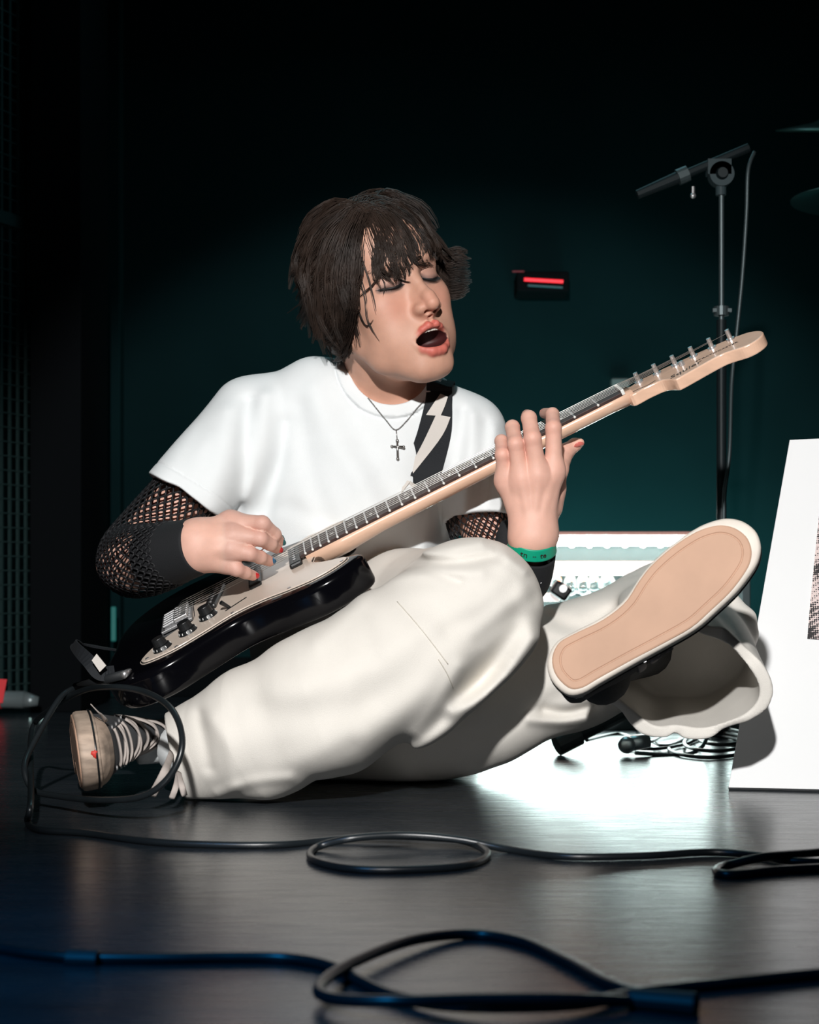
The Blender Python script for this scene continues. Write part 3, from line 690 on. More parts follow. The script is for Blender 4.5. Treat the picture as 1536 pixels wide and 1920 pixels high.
# headstock: tuner side is the bass (+y) side
hs = [(.006, -.0205), (.030, -.0205), (.050, -.024), (.058, -.036), (.063, -.0500), (.070, -.0535), (.100, -.048), (.122, -.044), (.135, -.044), (.146, -.050), (.160, -.060), (.176, -.060), (.190, -.049), (.196, -.032), (.193, -.015), (.184, -.001), (.172, .006), (.165, .0105), (.145, .0165), (.09, .0255), (.045, .030), (.030, .0275), (.018, .0215), (.006, .0205)]
ho = resample(hs, 110, True)
prism('headstock', ho, -.0125, .0040, GM, M['maple'], gt, edge=.002, smooth=False)
tun = [(.030 + k * .0262, .0185 - k * .0028) for k in range(6)]
for k, (x, y) in enumerate(tun):
    tp = gcyl('tuner_post', (x, y, .004), (x, y, .0185), .0034, .0030, M['chrome'], gt, 14)
    gcyl('post_bushing', (x, y, .004), (x, y, .0062), .0062, .0058, M['chrome'], tp, 16)
    gcyl('tuner_shaft', (x, y + .004, -.0145), (x, y + .030, -.0145), .0018, .0018, M['chrome'], tp, 8)
    bmm = bmesh.new(); bmesh.ops.create_uvsphere(bmm, u_segments=14, v_segments=10, radius=1)
    for v in bmm.verts: v.co = GM @ Vector((v.co.x * .0085 + x, v.co.y * .0050 + y + .034, v.co.z * .0075 - .0145))
    bm_obj('tuner_button', bmm, M['chrome'], tp, True)
    gbox('tuner_housing', (x, y + .002, -.0145), (.013, .020, .009), M['chrome'], tp)
gcyl('string_tree', (.088, -.004, .004), (.088, -.004, .0105), .004, .003, M['chrome'], gt, 12)
def txt(body, size, c, m, par, rz=0.0, name='lettering', sx=1.0, ext=.00015, shear=0.0, mtx=None):
    cu = bpy.data.curves.new(name, 'FONT'); cu.body = body; cu.size = size; cu.extrude = ext; cu.align_x = 'CENTER'; cu.align_y = 'CENTER'; cu.shear = shear; cu.resolution_u = 3
    to = bpy.data.objects.new('t', cu); COL.objects.link(to); dg = bpy.context.evaluated_depsgraph_get()
    me = bpy.data.meshes.new_from_object(to.evaluated_get(dg)); bpy.data.objects.remove(to)
    Mx = (mtx if mtx is not None else GM) @ Matrix.Translation(c) @ Matrix.Rotation(rz, 4, 'Z') @ Matrix.Diagonal((sx, 1, 1, 1))
    me.transform(Mx); me.name = name
    return link(name, me, m, par)
txt('Squier', .017, (.083, -.032, .0042), M['black_ink'], gt, .13, sx=1.1, shear=.4)
txt('STRATOCASTER', .0072, (.133, -.021, .0042), M['black_ink'], gt, -.10, sx=1.15)
tube('headstock_scroll_line', [GM @ Vector(p) for p in [(.006, -.014, .0042), (.02, -.0125, .0042), (.034, -.016, .0042), (.046, -.012, .0042)]], .0005, M['black_ink'], gt, 6, n=16)
# strings
for k in range(6):
    y0 = (k - 2.5) * .0070; y1 = (k - 2.5) * .0105; r = [.0002, .00025, .0003, .0004, .0005, .0006][k]
    x, y = tun[5 - k] if False else tun[5 - k]
    pts = [GM @ Vector(p) for p in [(x, y, .014), (0.0, y0, .0160), (SD, y1, .0150), (SD - .02, y1, .006)]]
    tube('string', pts, max(r, .00032), M['string'], gt, 6)
# strap buttons, strap
gcyl('strap_button', (SD - .112, 0, -.022), (SD - .126, 0, -.022), .004, .0065, M['chrome'], gt, 14)
gcyl('strap_button', (SD + .292, .122, -.024), (SD + .304, .130, -.024), .004, .0065, M['chrome'], gt, 14)
def ribbon(name, P, Wd, nrmv, m, par, t=.0025, n=60):
    P = resample(P, n); Nn = resample(nrmv, n); Wd = np.interp(np.linspace(0, 1, n), np.linspace(0, 1, len(Wd)), Wd)
    V = []; Fc = []
    Tn = np.gradient(P, axis=0); Tn /= np.linalg.norm(Tn, axis=1)[:, None]
    for i in range(n):
        s = np.cross(Tn[i], Nn[i]); s /= np.linalg.norm(s); nn = np.cross(s, Tn[i])
        for a, b in [(-1, -1), (1, -1), (1, 1), (-1, 1)]: V.append(P[i] + s * a * Wd[i] / 2 + nn * b * t / 2)
    for i in range(n - 1):
        for j in range(4): Fc.append((i * 4 + j, i * 4 + (j + 1) % 4, (i + 1) * 4 + (j + 1) % 4, (i + 1) * 4 + j))
    Fc += [(0, 1, 2, 3), tuple((n - 1) * 4 + j for j in (3, 2, 1, 0))]
    return mesh_np(name, V, Fc, m, par, False)

# ================================================================== THE GUITARIST
person = thing('person', (W(650, 0, 2.58)[0], 2.55, 0), 'dark-haired person in white t-shirt and cream trousers sitting on the floor singing', 'person')
def Rm(ax, d): return np.array(Matrix.Rotation(math.radians(d), 3, ax))
HS = 1.04; HO = W(714, 551, 2.48).astype(F32)
HR = (Rm('Y', -18) @ Rm('Z', 31) @ Rm('X', 1)).astype(F32)
def toh(P): return ((P - HO) @ HR) / F32(HS)
def fromh(p): return np.array(p) * HS @ HR.T + HO
def sym(P): Q = P.copy(); Q[:, 0] = np.abs(Q[:, 0]); return Q
LIPU = [(0, -.0955, -.0713), (.006, -.0960, -.0705), (.014, -.0915, -.0735), (.0270, -.0780, -.0830)]
LIPL = [(0, -.0900, -.1040), (.008, -.0895, -.1032), (.018, -.0850, -.0980), (.0270, -.0780, -.0855)]
def f_head(P):
    L = toh(P); S = sym(L)
    d = ell(L, (0, .014, .034), (.0755, .098, .084))
    d = smin(d, ell(L, (0, -.028, -.030), (.0620, .058, .086)), .03)
    d = smin(d, chain(S, [(.054, .006, -.052), (.046, -.030, -.092), (.015, -.066, -.118), (0, -.070, -.120)], [.016, .015, .0140, .0150], .012), .030)
    d = smin(d, seg(L, (0, -.050, -.106), (0, -.02, -.085), .029, .043), .02)
    d = smin(d, ell(S, (.043, -.052, -.028), (.021, .023, .020)), .024)
    d = smin(d, ell(L, (0, -.062, -.080), (.034, .030, .034)), .02)
    d = smin(d, ell(S, (.037, -.048, -.066), (.022, .025, .034)), .022)
    d = smin(d, chain(S, [(.006, -.0800, .0150), (.024, -.0800, .0185), (.044, -.0660, .0145)], [.0080, .0085, .0070]), .014)
    d = smin(d, ell(L, (0, -.062, .050), (.052, .026, .036)), .03)
    # eye sockets, closed lids
    d = -smin(-d, ell(S, (.0315, -.094, -.001), (.0190, .0150, .0125)), .012)
    d = smin(d, ell(S, (.0315, -.0685, -.0015), (.0152, .0135, .0118)), .006)
    lid = chain(S, [(.0165, -.0800, -.0050), (.0245, -.0835, -.0092), (.0335, -.0825, -.0105), (.0465, -.0725, -.0085)], [.0011] * 4, .001)
    d = -smin(-d, lid, .0025)
    crease = chain(S, [(.0175, -.0800, .0030), (.0250, -.0815, .0080), (.0350, -.0795, .0078), (.0455, -.0710, .0025)], [.0007] * 4, .001)
    d = -smin(-d, crease, .003)
    # nose
    n = chain(L, [(0, -.0800, .010), (0, -.0915, -.010), (0, -.1075, -.036), (0, -.1115, -.0450)], [.0060, .0062, .0082, .0098], .006)
    n = smin(n, ell(S, (.0125, -.0975, -.0475), (.0072, .0100, .0075)), .007)
    n = smin(n, seg(L, (0, -.090, -.030), (0, -.094, -.050), .012, .011), .008)
    d = smin(d, n, .012)
    nos = seg(S, (.0062, -.1050, -.0560), (.0075, -.097, -.0480), .0036, .0032)
    d = -smin(-d, nos, .0025)
    # mouth, wide open
    d = smin(d, chain(S, LIPU, [.0040, .0044, .0036, .0018], .003), .0045)
    d = smin(d, chain(S, LIPL, [.0070, .0068, .0052, .0020], .003), .0045)
    hole = ell(L, (0, -.090, -.0878), (.0240, .032, .0114))
    d = -smin(-d, hole, .003)
    d = -smin(-d, seg(S, (0, -.0965, -.0580), (0, -.0985, -.0660), .0022), .004)
    # ears
    e = ell(S, (.0790, .012, -.012), (.0070, .0190, .0310)); e = smin(e, ell(S, (.0775, .004, -.040), (.006, .009, .011)), .008)
    e = -smin(-e, ell(S, (.0860, .009, -.008), (.0060, .0110, .0190)), .004)
    d = smin(d, e, .006)
    return d * F32(HS)
CH = W(655, 900, 2.60)
def f_torso(P):
    d = ell(P, W(655, 905, 2.60), (.138, .100, .165))
    d = smin(d, seg(P, W(520, 792, 2.58), W(850, 818, 2.58), .052, .050), .05)
    d = smin(d, ell(P, W(655, 1130, 2.64), (.135, .095, .2)), .06)
    return d
def f_neck(P):
    d = seg(P, W(700, 600, 2.49), W(726, 790, 2.555), .054, .060)
    d = smin(d, seg(P, W(600, 735, 2.56), W(800, 760, 2.56), .044, .040), .05)
    # collar bones, throat muscles
    d = smin(d, seg(P, W(742, 778, 2.492), W(640, 748, 2.52), .008, .007), .012)
    d = smin(d, seg(P, W(760, 780, 2.492), W(830, 752, 2.53), .008, .007), .012)
    d = smin(d, seg(P, W(742, 778, 2.495), W(690, 660, 2.470), .007, .010), .020)
    d = smin(d, seg(P, W(758, 778, 2.495), W(800, 690, 2.470), .007, .009), .020)
    return d
def f_shirt_solid(P):
    d = ell(P, W(655, 925, 2.60), (.152, .118, .178))
    d = smin(d, seg(P, W(505, 795, 2.58), W(858, 812, 2.58), .066, .058), .05)
    return smin(d, seg(P, W(590, 742, 2.56), W(790, 758, 2.56), .054, .048), .04)
def f_upper(P):
    low = smax(smin(f_torso(P), f_neck(P), .03), f_shirt_solid(P) + .0085, .004)
    nk_ = seg(P, W(700, 600, 2.49), W(718, 684, 2.53), .054, .052)
    return smin(smin(low, nk_, .022), f_head(P), .018)
# ---- arms and hands
SR, ER, WR = W(470, 800, 2.57), W(238, 1056, 2.47), W(368, 1023, 2.325)
SL, EL, WL = W(880, 815, 2.57), W(940, 1120, 2.53), W(1000, 1012, 2.345)
def hand(P, wrist, pw, mcps, fingers, thumb, thenar, wk=.022, tend=True):
    """palm as blended metacarpals; each finger is a chain of its own, kept apart from its neighbours"""
    d = None
    for mc, ofs in zip(mcps, (-1.5, -.5, .5, 1.5)):
        a = np.array(wrist) + pw * ofs
        s = seg(P, a, mc[0], .0160, mc[1]); d = s if d is None else smin(d, s, .017)
    d = smin(d, seg(P, thenar[0], thenar[1], thenar[2], thenar[3]), .02)
    f = None
    for pts, rs in fingers:
        s = chain(P, pts, rs, .0035)
        pass
        f = s if f is None else smin(f, s, .0016)
    d = smin(d, f, .016)
    d = smin(d, chain(P, thumb[0], thumb[1], .006), .012)
    return d
# fretting hand: back of the hand to the camera, fingers over the strings, thumb behind the neck
LM = [(W(1039, 884, 2.335), .0125), (W(1009, 893, 2.327), .0130), (W(977, 899, 2.330), .0125), (W(947, 902, 2.342), .0115)]
LF = [([LM[0][0], W(1038, 802, 2.325), W(1036, 777, 2.350), W(1021, 775, 2.395)], [.0120, .0104, .0088, .0070]),
      ([LM[1][0], W(999, 822, 2.312), W(992, 784, 2.335), W(989, 779, 2.385)], [.0125, .0112, .0100, .0082]),
      ([LM[2][0], W(967, 832, 2.315), W(961, 801, 2.345), W(958, 800, 2.390)], [.0118, .0104, .0094, .0078]),
      ([LM[3][0], W(942, 852, 2.325), W(940, 827, 2.350), W(940, 827, 2.390)], [.0108, .0093, .0084, .0070])]
LT = ([W(1032, 950, 2.362), W(1048, 880, 2.40), W(1062, 846, 2.425), W(1078, 834, 2.43), W(1088, 830, 2.425)], [.016, .0125, .0105, .0085, .0058])
def f_handL(P):
    pw = np.array((-.0066, 0, 0.0)) 
    d = hand(P, WL + np.array((0.0, 0, .012)), pw, LM, LF, LT, (W(1016, 980, 2.36), W(1038, 915, 2.375), .014, .014))
    for k in (0, 1, 2):   # tendons
        d = smin(d, seg(P, LM[k][0] + np.array((0, -.0105, 0)), WL + np.array((.006 - .006 * k, -.0185, .020)), .0024, .0018), .008)
    return d
def f_armL(P):
    d = seg(P, SL, EL, .044, .036)
    d = smin(d, chain(P, [EL, EL * .55 + WL * .45, WL], [.036, .033, .0235], .01), .02)
    d = smin(d, seg(P, WL + np.array((-.006, 0, 0)), WL + np.array((.006, 0, .004)), .0220), .02)
    return smin(d, f_handL(P), .02)
RMc = [(W(432, 978, 2.335), .0125), (W(438, 1003, 2.318), .0125), (W(433, 1030, 2.315), .0122), (W(420, 1055, 2.325), .0112)]
RF = [([RMc[0][0], W(492, 982, 2.315), W(514, 1002, 2.335), W(524, 1015, 2.352)], [.0120, .0105, .0092, .0072]),
      ([RMc[1][0], W(488, 1010, 2.312), W(507, 1020, 2.330), W(519, 1028, 2.350)], [.0118, .0100, .0088, .0072]),
      ([RMc[2][0], W(468, 1038, 2.312), W(488, 1045, 2.328), W(505, 1052, 2.350)], [.0115, .0096, .0086, .0072]),
      ([RMc[3][0], W(444, 1068, 2.318), W(460, 1074, 2.332), W(474, 1079, 2.350)], [.0106, .0088, .0080, .0070])]
RT = ([W(405, 1000, 2.36), W(448, 985, 2.372), W(486, 996, 2.375), W(516, 1012, 2.372)], [.015, .0125, .0105, .0078])
def f_handR(P):
    d = hand(P, WR + np.array((.004, 0, 0)), np.array((0, 0, -.0085)), RMc, RF, RT, (W(400, 1010, 2.355), W(435, 995, 2.365), .016, .013))
    for k in (0, 1, 2):
        d = smin(d, seg(P, RMc[k][0] + np.array((0, -.0105, 0)), WR + np.array((.014, -.018, .006 - .006 * k)), .0024, .0018), .008)
    return d
def f_armR(P):
    d = seg(P, SR, ER, .046, .038)
    d = smin(d, chain(P, [ER, ER * .6 + WR * .4, WR], [.038, .036, .0265], .01), .02)
    d = smin(d, seg(P, WR + np.array((0, 0, -.007)), WR + np.array((0, 0, .007)), .0245), .02)
    return smin(d, f_handR(P), .02)
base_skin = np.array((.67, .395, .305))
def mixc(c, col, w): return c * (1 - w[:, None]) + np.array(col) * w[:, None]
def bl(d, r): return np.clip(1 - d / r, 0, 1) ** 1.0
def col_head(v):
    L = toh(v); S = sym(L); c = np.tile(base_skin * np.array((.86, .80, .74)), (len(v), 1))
    c = mixc(c, (.62, .25, .18), .45 * np.exp(-(nrm((S - np.array((.036, -.075, -.034), F32)) / .022)) ** 2))
    c = mixc(c, (.60, .22, .15), .45 * np.exp(-(nrm((L - np.array((0, -.110, -.044), F32)) / .016)) ** 2))
    lu = chain(S, LIPU, [.0040, .0044, .0036, .0018], .003); ll = chain(S, LIPL, [.0068, .0066, .0050, .0020], .003)
    c = mixc(c, (.58, .13, .10), np.clip(1 - (np.minimum(lu, ll) - .0002) / .0016, 0, 1) * .9)
    hole = ell(L, (0, -.090, -.0878), (.0240, .032, .0114))
    c = mixc(c, (.05, .008, .008), np.where((hole < .0012) & (L[:, 1] > -.086 - .0 * S[:, 0]), 1, 0) * np.clip((L[:, 1] + .0885) / .003, 0, 1))
    lid = chain(S, [(.0165, -.0800, -.0050), (.0245, -.0835, -.0092), (.0335, -.0825, -.0105), (.0465, -.0725, -.0085)], [.0011] * 4, .001)
    c = mixc(c, (.05, .045, .05), np.clip(1 - (lid - .0006) / .0055, 0, 1) ** .8 * .95)
    c = mixc(c, (.30, .17, .14), np.exp(-(nrm((S - np.array((.0315, -.080, -.001), F32)) / np.array((.019, .02, .012), F32))) ** 2) * .65)
    return c
def col_hand(tips, knuckles):
    def f(v):
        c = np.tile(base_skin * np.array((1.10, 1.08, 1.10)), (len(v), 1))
        for p in tips: c = mixc(c, (.68, .25, .18), .5 * np.exp(-(nrm(v - np.asarray(p, F32)) / .011) ** 2))
        for p in knuckles: c = mixc(c, (.68, .27, .21), .35 * np.exp(-(nrm(v - np.asarray(p, F32)) / .013) ** 2))
        return c
    return f
def merge(parts):
    V, Q, G, K = [], [], [], []; o = 0
    for v, q, g, c in parts: V.append(v); Q.append(q + o); G.append(g); K.append(c); o += len(v)
    return np.concatenate(V), np.concatenate(Q), np.concatenate(G), np.concatenate(K)
def piece(f, lo, hi, h, col):
    v, q, g = field_mesh(f, lo, hi, h); return v, q, g, col(v)
def bounds(pts, pad): P = np.array(pts); return P.min(0) - pad, P.max(0) + pad
hl, hh = bounds([HO], .16)
lo1, hi1 = np.array([W(560, 0, 2.5)[0], 2.33, W(0, 830, 2.5)[2]]), np.array([W(900, 0, 2.5)[0], 2.68, W(0, 395, 2.45)[2]])
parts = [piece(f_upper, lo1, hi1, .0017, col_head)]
kR = [p for p, r in RMc] + [f[0][1] for f in RF]; kL = [p for p, r in LM] + [f[0][1] for f in LF]
fsR = lambda P: smin(f_armR(P), f_torso(P), .03); fsL = lambda P: smin(f_armL(P), f_torso(P), .03)
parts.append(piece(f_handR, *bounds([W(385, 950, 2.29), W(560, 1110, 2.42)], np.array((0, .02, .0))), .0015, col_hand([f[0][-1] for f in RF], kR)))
xcut = W(385, 950, 2.29)[0]
a, b = bounds([SR, ER, WR], .06); b[0] = W(560, 0, 2.5)[0]
def f_armR_cut(P): return np.maximum(fsR(P), P[:, 0] - (W(386, 0, 2.29)[0]) * np.ones(len(P), F32) if False else -np.ones(len(P), F32))
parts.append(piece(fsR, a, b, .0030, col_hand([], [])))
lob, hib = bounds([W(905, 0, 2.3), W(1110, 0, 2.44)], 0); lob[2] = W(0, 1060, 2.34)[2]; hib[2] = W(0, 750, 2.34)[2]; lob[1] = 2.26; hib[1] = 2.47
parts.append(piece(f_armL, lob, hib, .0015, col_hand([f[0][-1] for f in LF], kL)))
a, b = bounds([SL, EL, WL], .05); b[2] = SL[2] + .05; 
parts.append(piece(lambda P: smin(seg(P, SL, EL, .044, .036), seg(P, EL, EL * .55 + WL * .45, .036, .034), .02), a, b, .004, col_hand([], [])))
bv, bq, bg, bc = merge(parts)
body = mesh_np('body', bv, bq, M['skin'], person, True, bg, bc)
# teeth, lashes, brows
bmm = bmesh.new()
def tooth_arc(zc, r0, nz, names):
    for k in range(-3, 4):
        t = k * .27; c = Vector((.0175 * math.sin(t), -.0915 + .018 * (1 - math.cos(t)), zc)); bmm_ = bmesh.new()
        g = bmesh.ops.create_cube(bmm_, size=1)['verts']
        for v in g:
            p = Matrix.Rotation(t, 4, 'Z') @ Vector((v.co.x * .0047, v.co.y * .003, v.co.z * .0075)); v.co = fromh(p + c)
        bm_obj('tooth', bmm_, M['teeth'], body, bevel=.0012)
tooth_arc(-.0745, 0, 0, '')
for s in (1, -1):
    eb = []
    for k in range(70):
        t = k / 69; x = .010 + .038 * t; z = .0165 + .0065 * math.sin(t * 2.2) - .003 * t + rng.uniform(-.0022, .0022)
        y = -.0865 + .016 * t ** 2.2 - .0012
        d = np.array((.006 * (0.6 + t), .0022 * t, .0035 * (1 - 1.6 * t)))
        a = np.array((x, y, z)); eb.append(([fromh(q * np.array((s, 1, 1))) for q in (a, a + d * .5 + np.array((0, -.0006, 0)), a + d)], [.00040, .00036, .0001]))
    tubes('eyebrow', eb, M['hair'], body, 3)['kind'] = 'stuff'
    ls = []
    for k in range(26):
        t = k / 25; a = resample([(.0180, -.0812, -.0062), (.0245, -.0842, -.0098), (.0335, -.0836, -.0106), (.0455, -.0742, -.0066)], 26)[k]
        d = np.array(((t - .4) * .009, -.0038, -.0048)); ls.append(([fromh(q * np.array((s, 1, 1))) for q in (a, a + d * .5, a + d + np.array((0, -.0003, .0016)))], [.00055, .0004, .0001]))
    ln_ = resample([(.0160, -.0805, -.0045), (.0245, -.0840, -.0094), (.0335, -.0834, -.0105), (.0480, -.0722, -.0080), (.0520, -.0690, -.0070)], 20)
    tube('eyeliner', [fromh(q * np.array((s, 1, 1))) for q in ln_], [.0006, .0013, .0015, .0011, .0004], M['lash'], body, 6, n=24)
    tubes('eyelashes', ls, M['lash'], body, 3)['kind'] = 'stuff'
# finger nails
def nail(c, ax, nrmv, L, w, m):
    mt = frame(c, ax, nrmv); bmn = bmesh.new(); bmesh.ops.create_uvsphere(bmn, u_segments=16, v_segments=8, radius=1)
    for v in bmn.verts:
        x, y, z = v.co; v.co = mt @ Vector((x * L, y * w, z * .0016 - .0022 * y * y))
    bm_obj('fingernail', bmn, m, body, True)
def nail_on(F, m, out, back=.35, L=.0062, w=.0050):
    p3, p2 = np.array(F[0][-1]), np.array(F[0][-2]); ax = (p3 - p2); ax /= np.linalg.norm(ax)
    o = np.array(out, float); o = o - ax * (o @ ax); o /= np.linalg.norm(o)
    nail(p3 + o * (F[1][-1] * .92) + ax * .001, ax, o, L, w, m)
nail_on(RF[0], M['nail_teal'], (.75, -.55, .1)); nail_on(RF[1], M['nail_red'], (.5, -1, -.1)); nail_on(RF[2], M['nail_blue'], (.1, -1, .25)); nail_on(RF[3], M['nail_red'], (.0, -1, .2))
nail(W(530, 1012, 2.362), (.3, .2, -1), (.6, -1, .1), .0070, .0048, M['nail_teal'])
nail(W(1086, 835, 2.419), (.9, .1, .25), (.1, -.5, -.85), .0075, .0055, M['nail_pink'])

# ---- T-shirt
HEMR_p, HEMR_n = W(346, 931, 2.50), np.array((-.52, -.10, -.85)); HEMR_n /= np.linalg.norm(HEMR_n)
HEML_p, HEML_n = W(890, 962, 2.49), np.array((.05, -.30, -.95)); HEML_n /= np.linalg.norm(HEML_n)
shirt_folds = [fold([(462, 750), (455, 830), (452, 900), (430, 975)], 2.48, -0.0121, .011), fold([(495, 740), (492, 830), (478, 900), (452, 985)], 2.48, 0.0095, .014),
    fold([(425, 770), (420, 860), (405, 950)], 2.48, 0.0081, .016), fold([(530, 790), (520, 880), (490, 960)], 2.48, -0.0054, .012),
    fold([(590, 730), (620, 820), (680, 910), (700, 980)], 2.48, 0.0054, .02), fold([(560, 760), (575, 850), (600, 940), (630, 1000)], 2.48, -0.0047, .016),
    fold([(660, 770), (690, 850), (740, 930)], 2.48, -0.0041, .018),
    fold([(868, 770), (862, 850), (850, 960)], 2.5, -0.0060, .009), fold([(888, 775), (882, 860), (872, 950)], 2.5, 0.0045, .009), fold([(912, 790), (905, 870), (893, 950)], 2.5, -0.0053, .009),
    fold([(930, 800), (922, 880), (915, 940)], 2.5, 0.0037, .008), fold([(835, 940), (828, 985), (822, 1020)], 2.5, -0.0053, .008), fold([(810, 930), (800, 990), (795, 1030)], 2.5, 0.0037, .010),
    fold([(600, 1000), (700, 985), (800, 960)], 2.5, 0.0030, .014), fold([(470, 960), (540, 950), (620, 990)], 2.5, -0.0026, .014), fold([(380, 800), (350, 870), (345, 910)], 2.48, -0.0041, .014)]
def f_open(P):
    d = ell(P, W(733, 684, 2.515), (.0585, .085, .0590))
    return smin(d, seg(P, W(730, 670, 2.51), W(694, 560, 2.46), .054, .085), .01)
def f_shirt(P):
    d = ell(P, W(655, 925, 2.60), (.152, .118, .178))
    d = smin(d, seg(P, W(505, 795, 2.58), W(858, 812, 2.58), .066, .058), .05)
    d = smin(d, seg(P, W(590, 742, 2.56), W(790, 758, 2.56), .054, .048), .04)
    d = smin(d, ell(P, W(655, 1100, 2.63), (.155, .118, .24)), .05)
    A1, A2, B1, B2 = W(480, 795, 2.575), W(330, 955, 2.49), W(872, 818, 2.575), W(905, 1000, 2.53)
    hR_ = (P - HEMR_p.astype(F32)) @ HEMR_n.astype(F32); hL_ = (P - HEML_p.astype(F32)) @ HEML_n.astype(F32)
    sr = smax(seg(P, A1, A2, .072, .063), hR_, .004); sl = smax(seg(P, B1, B2, .062, .056), hL_, .004)
    ir = smax(seg(P, A1, A2 * 1.5 - A1 * .5, .0610, .0480), -hR_ - .055, .012); il = smax(seg(P, B1, B2 * 1.5 - B1 * .5, .0545, .0450), -hL_ - .040, .012)
    fd = folds(P, shirt_folds) * np.clip((2.62 - P[:, 1]) / .05, 0, 1)
    d = d - fd; sr = smax(sr - fd * .6, -(ir - fd * .6), .002); sl = smax(sl - fd * .6, -(il - fd * .6), .002)
    d = smin(d, seg(P, W(462, 880, 2.575), W(480, 1010, 2.585), .040, .045), .03)
    d = smin(d, sr, .018); d = smin(d, sl, .018)
    # cloth irregularity and folds
    x, y, z = P[:, 0], P[:, 1], P[:, 2]
    d = d - .0010 * np.sin(x * 61 + 2 * np.sin(z * 21)) * np.sin(z * 37 + 1.3 * np.sin(x * 33))
    op = f_open(P)
    d = d - .0022 * np.clip((.019 - op) / .0015, 0, 1) * np.clip((op + .01) / .004, 0, 1)
    d = d + .0016 * np.exp(-((op - .0205) / .0016) ** 2) + .0012 * np.exp(-((hR_ + .020) / .0014) ** 2) * (sr < .01)
    hr = -((P - HEMR_p.astype(F32)) @ HEMR_n.astype(F32)); 
    d = smax(d, -op, .003)
    return d
lo, hi = bounds([W(262, 1180, 2.44), W(965, 640, 2.70)], np.array((.0, .03, .0))); lo[1] = 2.40; hi[1] = 2.76
sculpt('t_shirt', f_shirt, lo, hi, .0030, M['shirt'], person)

# ---- trousers
KN = W(888, 1140, 2.31)
HMp = W(330, 1424, 2.33); HMn = np.array((-.96, -.10, -.26)); HMn /= np.linalg.norm(HMn)
pf = [fold([(975, 1170), (890, 1275), (805, 1350), (700, 1425), (600, 1470)], 2.25, -.014, .020), fold([(1000, 1200), (960, 1260), (900, 1310), (850, 1330)], 2.25, .010, .012), fold([(500, 1470), (580, 1425), (680, 1370), (780, 1290), (850, 1220)], 2.25, .006, .022), fold([(780, 1035), (850, 1045), (930, 1035), (985, 1070)], 2.25, .004, .007), fold([(730, 1060), (790, 1065), (860, 1090)], 2.25, -.004, .007), fold([(840, 1180), (900, 1150), (960, 1100)], 2.25, -.003, .012), fold([(990, 1180), (930, 1290), (850, 1360), (760, 1430)], 2.25, .007, .014), fold([(860, 1250), (820, 1320), (780, 1370)], 2.25, .006, .012),
    fold([(900, 1200), (960, 1150), (1000, 1120)], 2.25, -.004, .012), fold([(700, 1062), (770, 1050), (850, 1055), (930, 1040)], 2.25, -.006, .009), fold([(720, 1085), (800, 1072), (900, 1075)], 2.25, .004, .010), fold([(760, 1035), (830, 1030), (900, 1018)], 2.28, .005, .008),
    fold([(690, 1100), (650, 1150), (600, 1200)], 2.25, .004, .014), fold([(520, 1290), (600, 1280), (700, 1240), (800, 1180)], 2.2, .005, .022), fold([(450, 1330), (560, 1340), (680, 1320), (780, 1270)], 2.2, -.004, .02),
    fold([(400, 1350), (430, 1400), (440, 1470)], 2.22, .004, .012), fold([(370, 1345), (385, 1400), (390, 1440)], 2.22, -.004, .010), fold([(460, 1480), (560, 1450), (660, 1400)], 2.2, -.005, .016), fold([(400, 1500), (470, 1470), (540, 1462)], 2.2, .004, .009),
    fold([(640, 1130), (680, 1170), (700, 1230)], 2.2, -.003, .014), fold([(950, 1060), (975, 1100), (985, 1160)], 2.25, .004, .014)]
pfL = [fold([(1030, 1150), (1100, 1180), (1180, 1140)], 2.4, -.006, .012), fold([(1040, 1190), (1110, 1210), (1170, 1190)], 2.4, .006, .014), fold([(1060, 1130), (1140, 1100), (1220, 1070)], 2.4, -.004, .010),
    fold([(1030, 1340), (1080, 1345), (1130, 1330)], 2.4, -.008, .009), fold([(1000, 1355), (1060, 1362), (1110, 1355)], 2.4, .007, .009), fold([(900, 1380), (1000, 1340), (1060, 1310)], 2.4, -.005, .014),
    fold([(1180, 1310), (1230, 1330), (1260, 1370)], 2.3, -0.0044, .009), fold([(1210, 1300), (1290, 1330), (1380, 1340)], 2.3, 0.0033, .010), fold([(1250, 1350), (1330, 1362), (1420, 1350)], 2.3, -0.0028, .008), fold([(1345, 1120), (1365, 1180), (1385, 1230)], 2.3, -0.0044, .010), fold([(1330, 1140), (1345, 1210), (1350, 1260)], 2.3, 0.0033, .010)]
LK, LH = W(1268, 1172, 2.60), W(1272, 1268, 2.25)
def f_bell(P, off=0.0):
    a = LK.astype(F32); b = LH.astype(F32); ba = b - a; h = ((P - a) @ ba) / (ba @ ba); hc = np.clip(h, 0, 1.15)
    ctr = a + hc[:, None] * ba; q = P - ctr; ca_, sa_ = math.cos(-.32), math.sin(-.32)
    q = np.stack([q[:, 0] * ca_ + q[:, 2] * sa_, q[:, 1], -q[:, 0] * sa_ + q[:, 2] * ca_], 1)
    t = np.arctan2(q[:, 2], q[:, 0])
    rx = .100 + .014 * hc + off; rz = .086 - .006 * hc + off
    rip = 1 + .05 * hc * np.sin(3 * t + 0.6) + .03 * hc * np.sin(7 * t + 1.0)
    e = np.sqrt((q[:, 0] / rx) ** 2 + (q[:, 2] / rz) ** 2) / rip
    d = (e - 1) * np.minimum(rx, rz) * .85
    return np.maximum(d, np.abs(h - hc) * np.linalg.norm(ba) * 1.0) if False else smax(d, (-h) * F32(np.linalg.norm(ba)) - .05, .05)
bn = (LH - LK) / np.linalg.norm(LH - LK)
